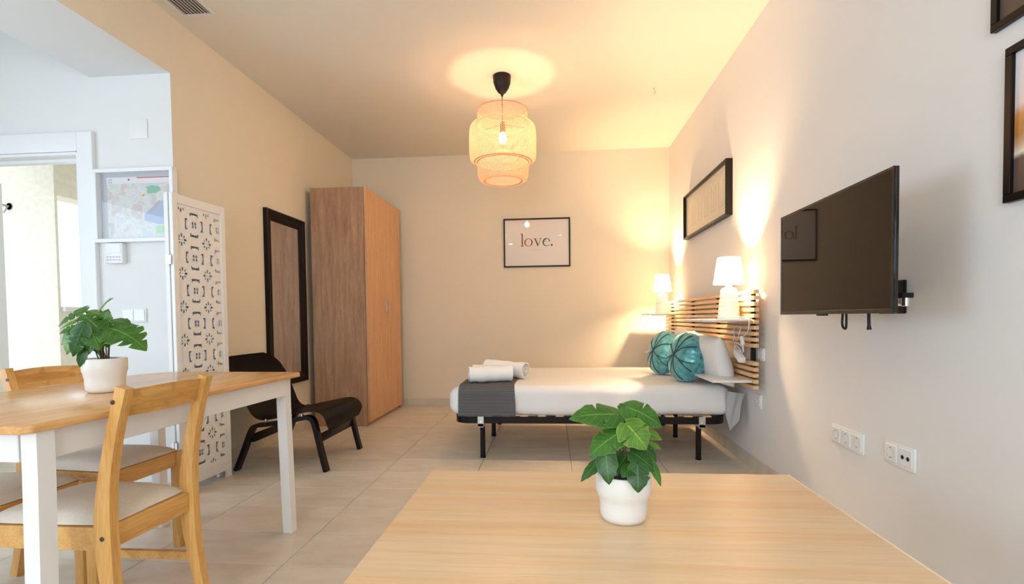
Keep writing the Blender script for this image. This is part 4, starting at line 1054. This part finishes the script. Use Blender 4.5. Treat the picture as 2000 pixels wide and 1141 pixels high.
for k, (x, y, rz, lab) in enumerate(((-1.366, 1.408, PI-.05, 'pine dining chair at the near right side of the table, back towards the camera'),
                                     (-1.815, 1.885, -.06, 'pine dining chair on the far side of the table, backrest left of the plant'),
                                     (-1.865, 1.49, -.05, 'pine dining chair under the table at the left edge, only its grey seat visible'))):
    o = ch if k == 0 else dup(ch)
    o.location = (x, y, 0); o.rotation_euler = (0, 0, rz); tag(o, lab, 'chair', 'pine chairs around the dining table')

# ------------------------------------------------------------------ coffee table in the foreground
CZ = .449
ct = thing('coffee_table', 'pale oak-effect low coffee table in the foreground', 'table', (.165, 1.28, 0))
cx0, cx1, cy0, cy1 = -.412, .742, .86, 1.675
finish('tabletop', bx(cx0, cx1, cy0, cy1, CZ-.05, CZ, bev=.0015, seg=1), M['coffee'], ct)
finish('edge_highlight', bx(cx1, cx1+.006, cy0, cy1, CZ-.05, CZ+.0004, bev=.001, seg=1), M['coffee_edge_highlight'], ct)  # thin strip that carries the painted edge highlight
for (x, y) in ((cx0+.03, cy0+.03), (cx1-.03, cy0+.03), (cx0+.03, cy1-.03), (cx1-.03, cy1-.03)):
    finish('leg', bx(x-.0275, x+.0275, y-.0275, y+.0275, 0, CZ-.05, bev=.002, seg=1), M['coffee'], ct)
finish('lower_shelf', bx(cx0+.06, cx1-.06, cy0+.06, cy1-.06, .14, .155, bev=.001, seg=1), M['coffee'], ct)

# ------------------------------------------------------------------ potted plants
COFFEE_LEAVES = [((0.162, 1.285, 0.716), (0.04, 1.255, 0.72), 0.66, 1, 0.1, 0.5), ((0.183, 1.305, 0.732), (0.271, 1.275, 0.696), 0.8, 1, 0.15, 0.45), ((0.173, 1.235, 0.704), (0.22, 1.205, 0.651), 1.05, 1, 0.1, 0.75), ((0.16, 1.245, 0.679), (0.08, 1.225, 0.631), 0.72, 1, 0.15, 0.45), ((0.123, 1.225, 0.638), (0.128, 1.2, 0.564), 0.62, 0, 0.1, 0.25), ((0.115, 1.255, 0.609), (0.061, 1.245, 0.559), 0.42, 0, 0.1, 0.2), ((0.197, 1.215, 0.609), (0.195, 1.19, 0.55), 0.8, 1, 0.12, 0.2), ((0.187, 1.235, 0.634), (0.243, 1.225, 0.595), 0.8, 1, 0.15, 0.15), ((0.233, 1.255, 0.611), (0.259, 1.235, 0.551), 0.33, 0, 0.1, 0.4), ((0.224, 1.325, 0.666), (0.278, 1.315, 0.649), 0.7, 1, 0.1, 0.7), ((0.241, 1.345, 0.629), (0.279, 1.335, 0.618), 0.6, 0, 0.1, 0.7), ((0.189, 1.225, 0.603), (0.158, 1.195, 0.588), 0.8, 0, 0.1, 0.2), ((0.186, 1.285, 0.618), (0.149, 1.235, 0.588), 0.8, 0, 0.1, 0.1), ((0.163, 1.315, 0.714), (0.134, 1.285, 0.683), 0.7, 1, 0.1, 0.9), ((0.225, 1.295, 0.635), (0.259, 1.285, 0.598), 0.7, 1, 0.1, 0.1), ((0.173, 1.345, 0.728), (0.207, 1.335, 0.71), 0.8, 1, 0.1, 0.5), ((0.155, 1.335, 0.664), (0.114, 1.345, 0.674), 0.6, 1, 0.1, 0.8), ((0.131, 1.315, 0.723), (0.167, 1.325, 0.679), 0.7, 0, 0.1, 0.85)]
DINING_LEAVES = [((-1.537, 1.61, 1.01), (-1.485, 1.6, 1.049), 0.55, 1, 0.1, 0.9), ((-1.579, 1.6, 1.013), (-1.648, 1.56, 0.957), 0.36, 2, 0.1, 0.3), ((-1.505, 1.57, 0.943), (-1.577, 1.58, 0.999), 0.9, 2, 0.1, 0.6), ((-1.529, 1.61, 0.949), (-1.51, 1.61, 1.008), 0.75, 1, 0.1, 0.35), ((-1.49, 1.59, 0.945), (-1.352, 1.58, 0.897), 0.85, 3, 0.25, 0.4), ((-1.586, 1.57, 0.95), (-1.633, 1.55, 0.932), 0.62, 2, 0.15, 0.6), ((-1.583, 1.56, 0.931), (-1.616, 1.55, 0.859), 0.65, 2, 0.15, 0.7), ((-1.519, 1.53, 0.953), (-1.562, 1.52, 0.853), 0.55, 2, 0.1, 0.25), ((-1.513, 1.55, 0.934), (-1.476, 1.54, 0.876), 0.85, 1, 0.1, 0.5), ((-1.542, 1.55, 0.872), (-1.553, 1.54, 0.816), 0.5, 0, 0.1, 0.2), ((-1.534, 1.56, 0.9), (-1.543, 1.55, 0.849), 0.7, 1, 0.1, 0.45), ((-1.523, 1.61, 0.933), (-1.502, 1.6, 0.88), 0.9, 0, 0.1, 0.55), ((-1.541, 1.62, 0.991), (-1.601, 1.62, 1.009), 0.6, 1, 0.1, 0.8), ((-1.596, 1.64, 0.877), (-1.575, 1.64, 0.86), 0.7, 0, 0.1, 0.9), ((-1.513, 1.63, 0.971), (-1.444, 1.63, 0.96), 0.75, 1, 0.2, 0.4), ((-1.578, 1.6, 0.946), (-1.498, 1.59, 0.908), 0.9, 1, 0.1, 0.45), ((-1.609, 1.6, 0.95), (-1.665, 1.58, 0.895), 0.6, 2, 0.15, 0.75), ((-1.644, 1.61, 0.94), (-1.677, 1.6, 0.902), 0.7, 1, 0.1, 0.6), ((-1.567, 1.57, 0.918), (-1.608, 1.56, 0.866), 0.6, 1, 0.12, 0.7), ((-1.652, 1.64, 0.973), (-1.71, 1.63, 0.947), 0.55, 1, 0.1, 0.85), ((-1.508, 1.62, 0.932), (-1.442, 1.61, 0.906), 0.7, 1, 0.15, 0.5)]

def leaf_mesh(base, tip, wr, notches, droop, face):
    base, tip = Vector(base), Vector(tip); ax = tip-base; Ln = ax.length; ax.normalize()
    side = ax.cross(face).normalized(); nrm = side.cross(ax).normalized()
    if nrm.dot(face) < 0: nrm = -nrm
    b = bmesh.new(); n = 32; Wd = Ln*wr*.55; rows = []
    def width(t):
        if t <= 0: return .16
        w = (math.sin(PI*min(1, t)**.58))**.85 if t < 1 else 0
        return w
    cuts = [(.34+.20*k) for k in range(notches)]
    rs = random.Random(int(abs(base.x*9173+tip.z*5171)*10))
    ph = [rs.uniform(-.04, .04) for _ in cuts]; ph2 = [rs.uniform(-.04, .04) for _ in cuts]
    for i in range(n+1):
        t = i/n
        row = []
        for sg, pp in ((-1, ph), (1, ph2)):
            w = width(t)*(1+.045*math.sin(t*23+sg*1.3))
            for c, q in zip(cuts, pp):
                d = abs(t-c-q)
                if d < .026: w *= .34 if d < .017 else .8
            for a in (1, .5):
                # lobes at the base reach backwards, tips of lobes forward
                back = -.13*max(0, 1-t/.22)*a
                lobe = .05*a*math.sin(t*PI)
                cup = -.10*Wd*a*a*(1+.6*math.sin(t*7)) 
                row.append((sg, a, w, t+back+lobe, cup))
        pts = []
        for sg, a, w, tt, cup in (row[0], row[1]): pts.append((sg*a*w, tt, cup))
        pts.append((0, t, -.02*Wd))
        for sg, a, w, tt, cup in (row[3], row[2]): pts.append((sg*a*w, tt, cup))
        rows.append([b.verts.new(base + ax*(tt*Ln) + side*(x*Wd) + nrm*(cup - droop*Ln*(tt*tt)*.8 + droop*Ln*.25*math.sin(PI*min(1, max(0, tt)))) ) for x, tt, cup in pts])
    lay = b.loops.layers.uv.new('UVMap'); us = (0, .25, .5, .75, 1)
    for i in range(n):
        for k in range(4):
            f = b.faces.new((rows[i][k], rows[i][k+1], rows[i+1][k+1], rows[i+1][k]))
            for l, (a_, c_) in zip(f.loops, ((i, k), (i, k+1), (i+1, k+1), (i+1, k))): l[lay].uv = (us[c_], a_/n)
    return b
def plant(cx, cy, z, r1, r2, hstep, H, leaves, label, eye, potmat, group, nm='potted_plant'):
    t = thing(nm, label, 'plant', (cx, cy, z), group)
    pr = [(0, 0), (r2-.016, 0), (r2-.006, .003), (r2-.001, .014), (r2, .03), (r2, hstep-.012), (r2+.002, hstep-.006), (r1-.004, hstep+.004), (r1, hstep+.014), (r1, H-.003), (r1-.002, H), (r1-.006, H), (r1-.008, H-.004), (r1-.009, H-.03), (r1-.012, H-.04)]
    b = bmesh.new(); lathe(b, pr, (cx, cy, z), 56); finish('pot', b, potmat, t, ang=50)
    b = bmesh.new(); lathe(b, [(r1-.009, H-.028), (r1*.5, H-.022), (0, H-.020)], (cx, cy, z), 32); finish('soil', b, M['soil'], t)
    rs = random.Random(3)
    for (bs, tp, w, nn, dr, tone) in leaves:
        bs, tp = Vector(bs), Vector(tp); mid = (bs+tp)/2
        out_ = (mid-Vector((cx, cy, z+H*.6))).normalized()
        face = (Vector(eye)-mid).normalized()*.75 + Vector((0, 0, .65)) + out_*.35
        lm = LEAFM[0 if tone < .3 else (1 if tone < .62 else 2)]
        lf_ = finish('leaf', leaf_mesh(bs, tp, w, nn, dr, face), lm, t, ang=70)
        root = Vector((cx+rs.uniform(-.012, .012), cy+rs.uniform(-.012, .012), z+H-.022))
        c1_ = root.lerp(bs, .5) + Vector((0, 0, .022)); att = bs + (tp-bs)*.06
        b = bmesh.new(); tube(b, smooth_path([root, c1_, att], 5), [.0019]*6+[.0015]*5, 6); finish('stem', b, M['green_stem'], t)
    return t
plant(.174, 1.292, CZ, .0695, .0595, .062, .118, COFFEE_LEAVES, 'monstera plant in a white stepped pot on the foreground coffee table', (0, 0, .96), M['pot'], 'potted monstera plants')
plant(-1.528, 1.612, .7262, .0635, .0565, .060, .115, DINING_LEAVES, 'monstera plant in a cream stepped pot on the dining table', (0, 0, .96), M['pot'], 'potted monstera plants')
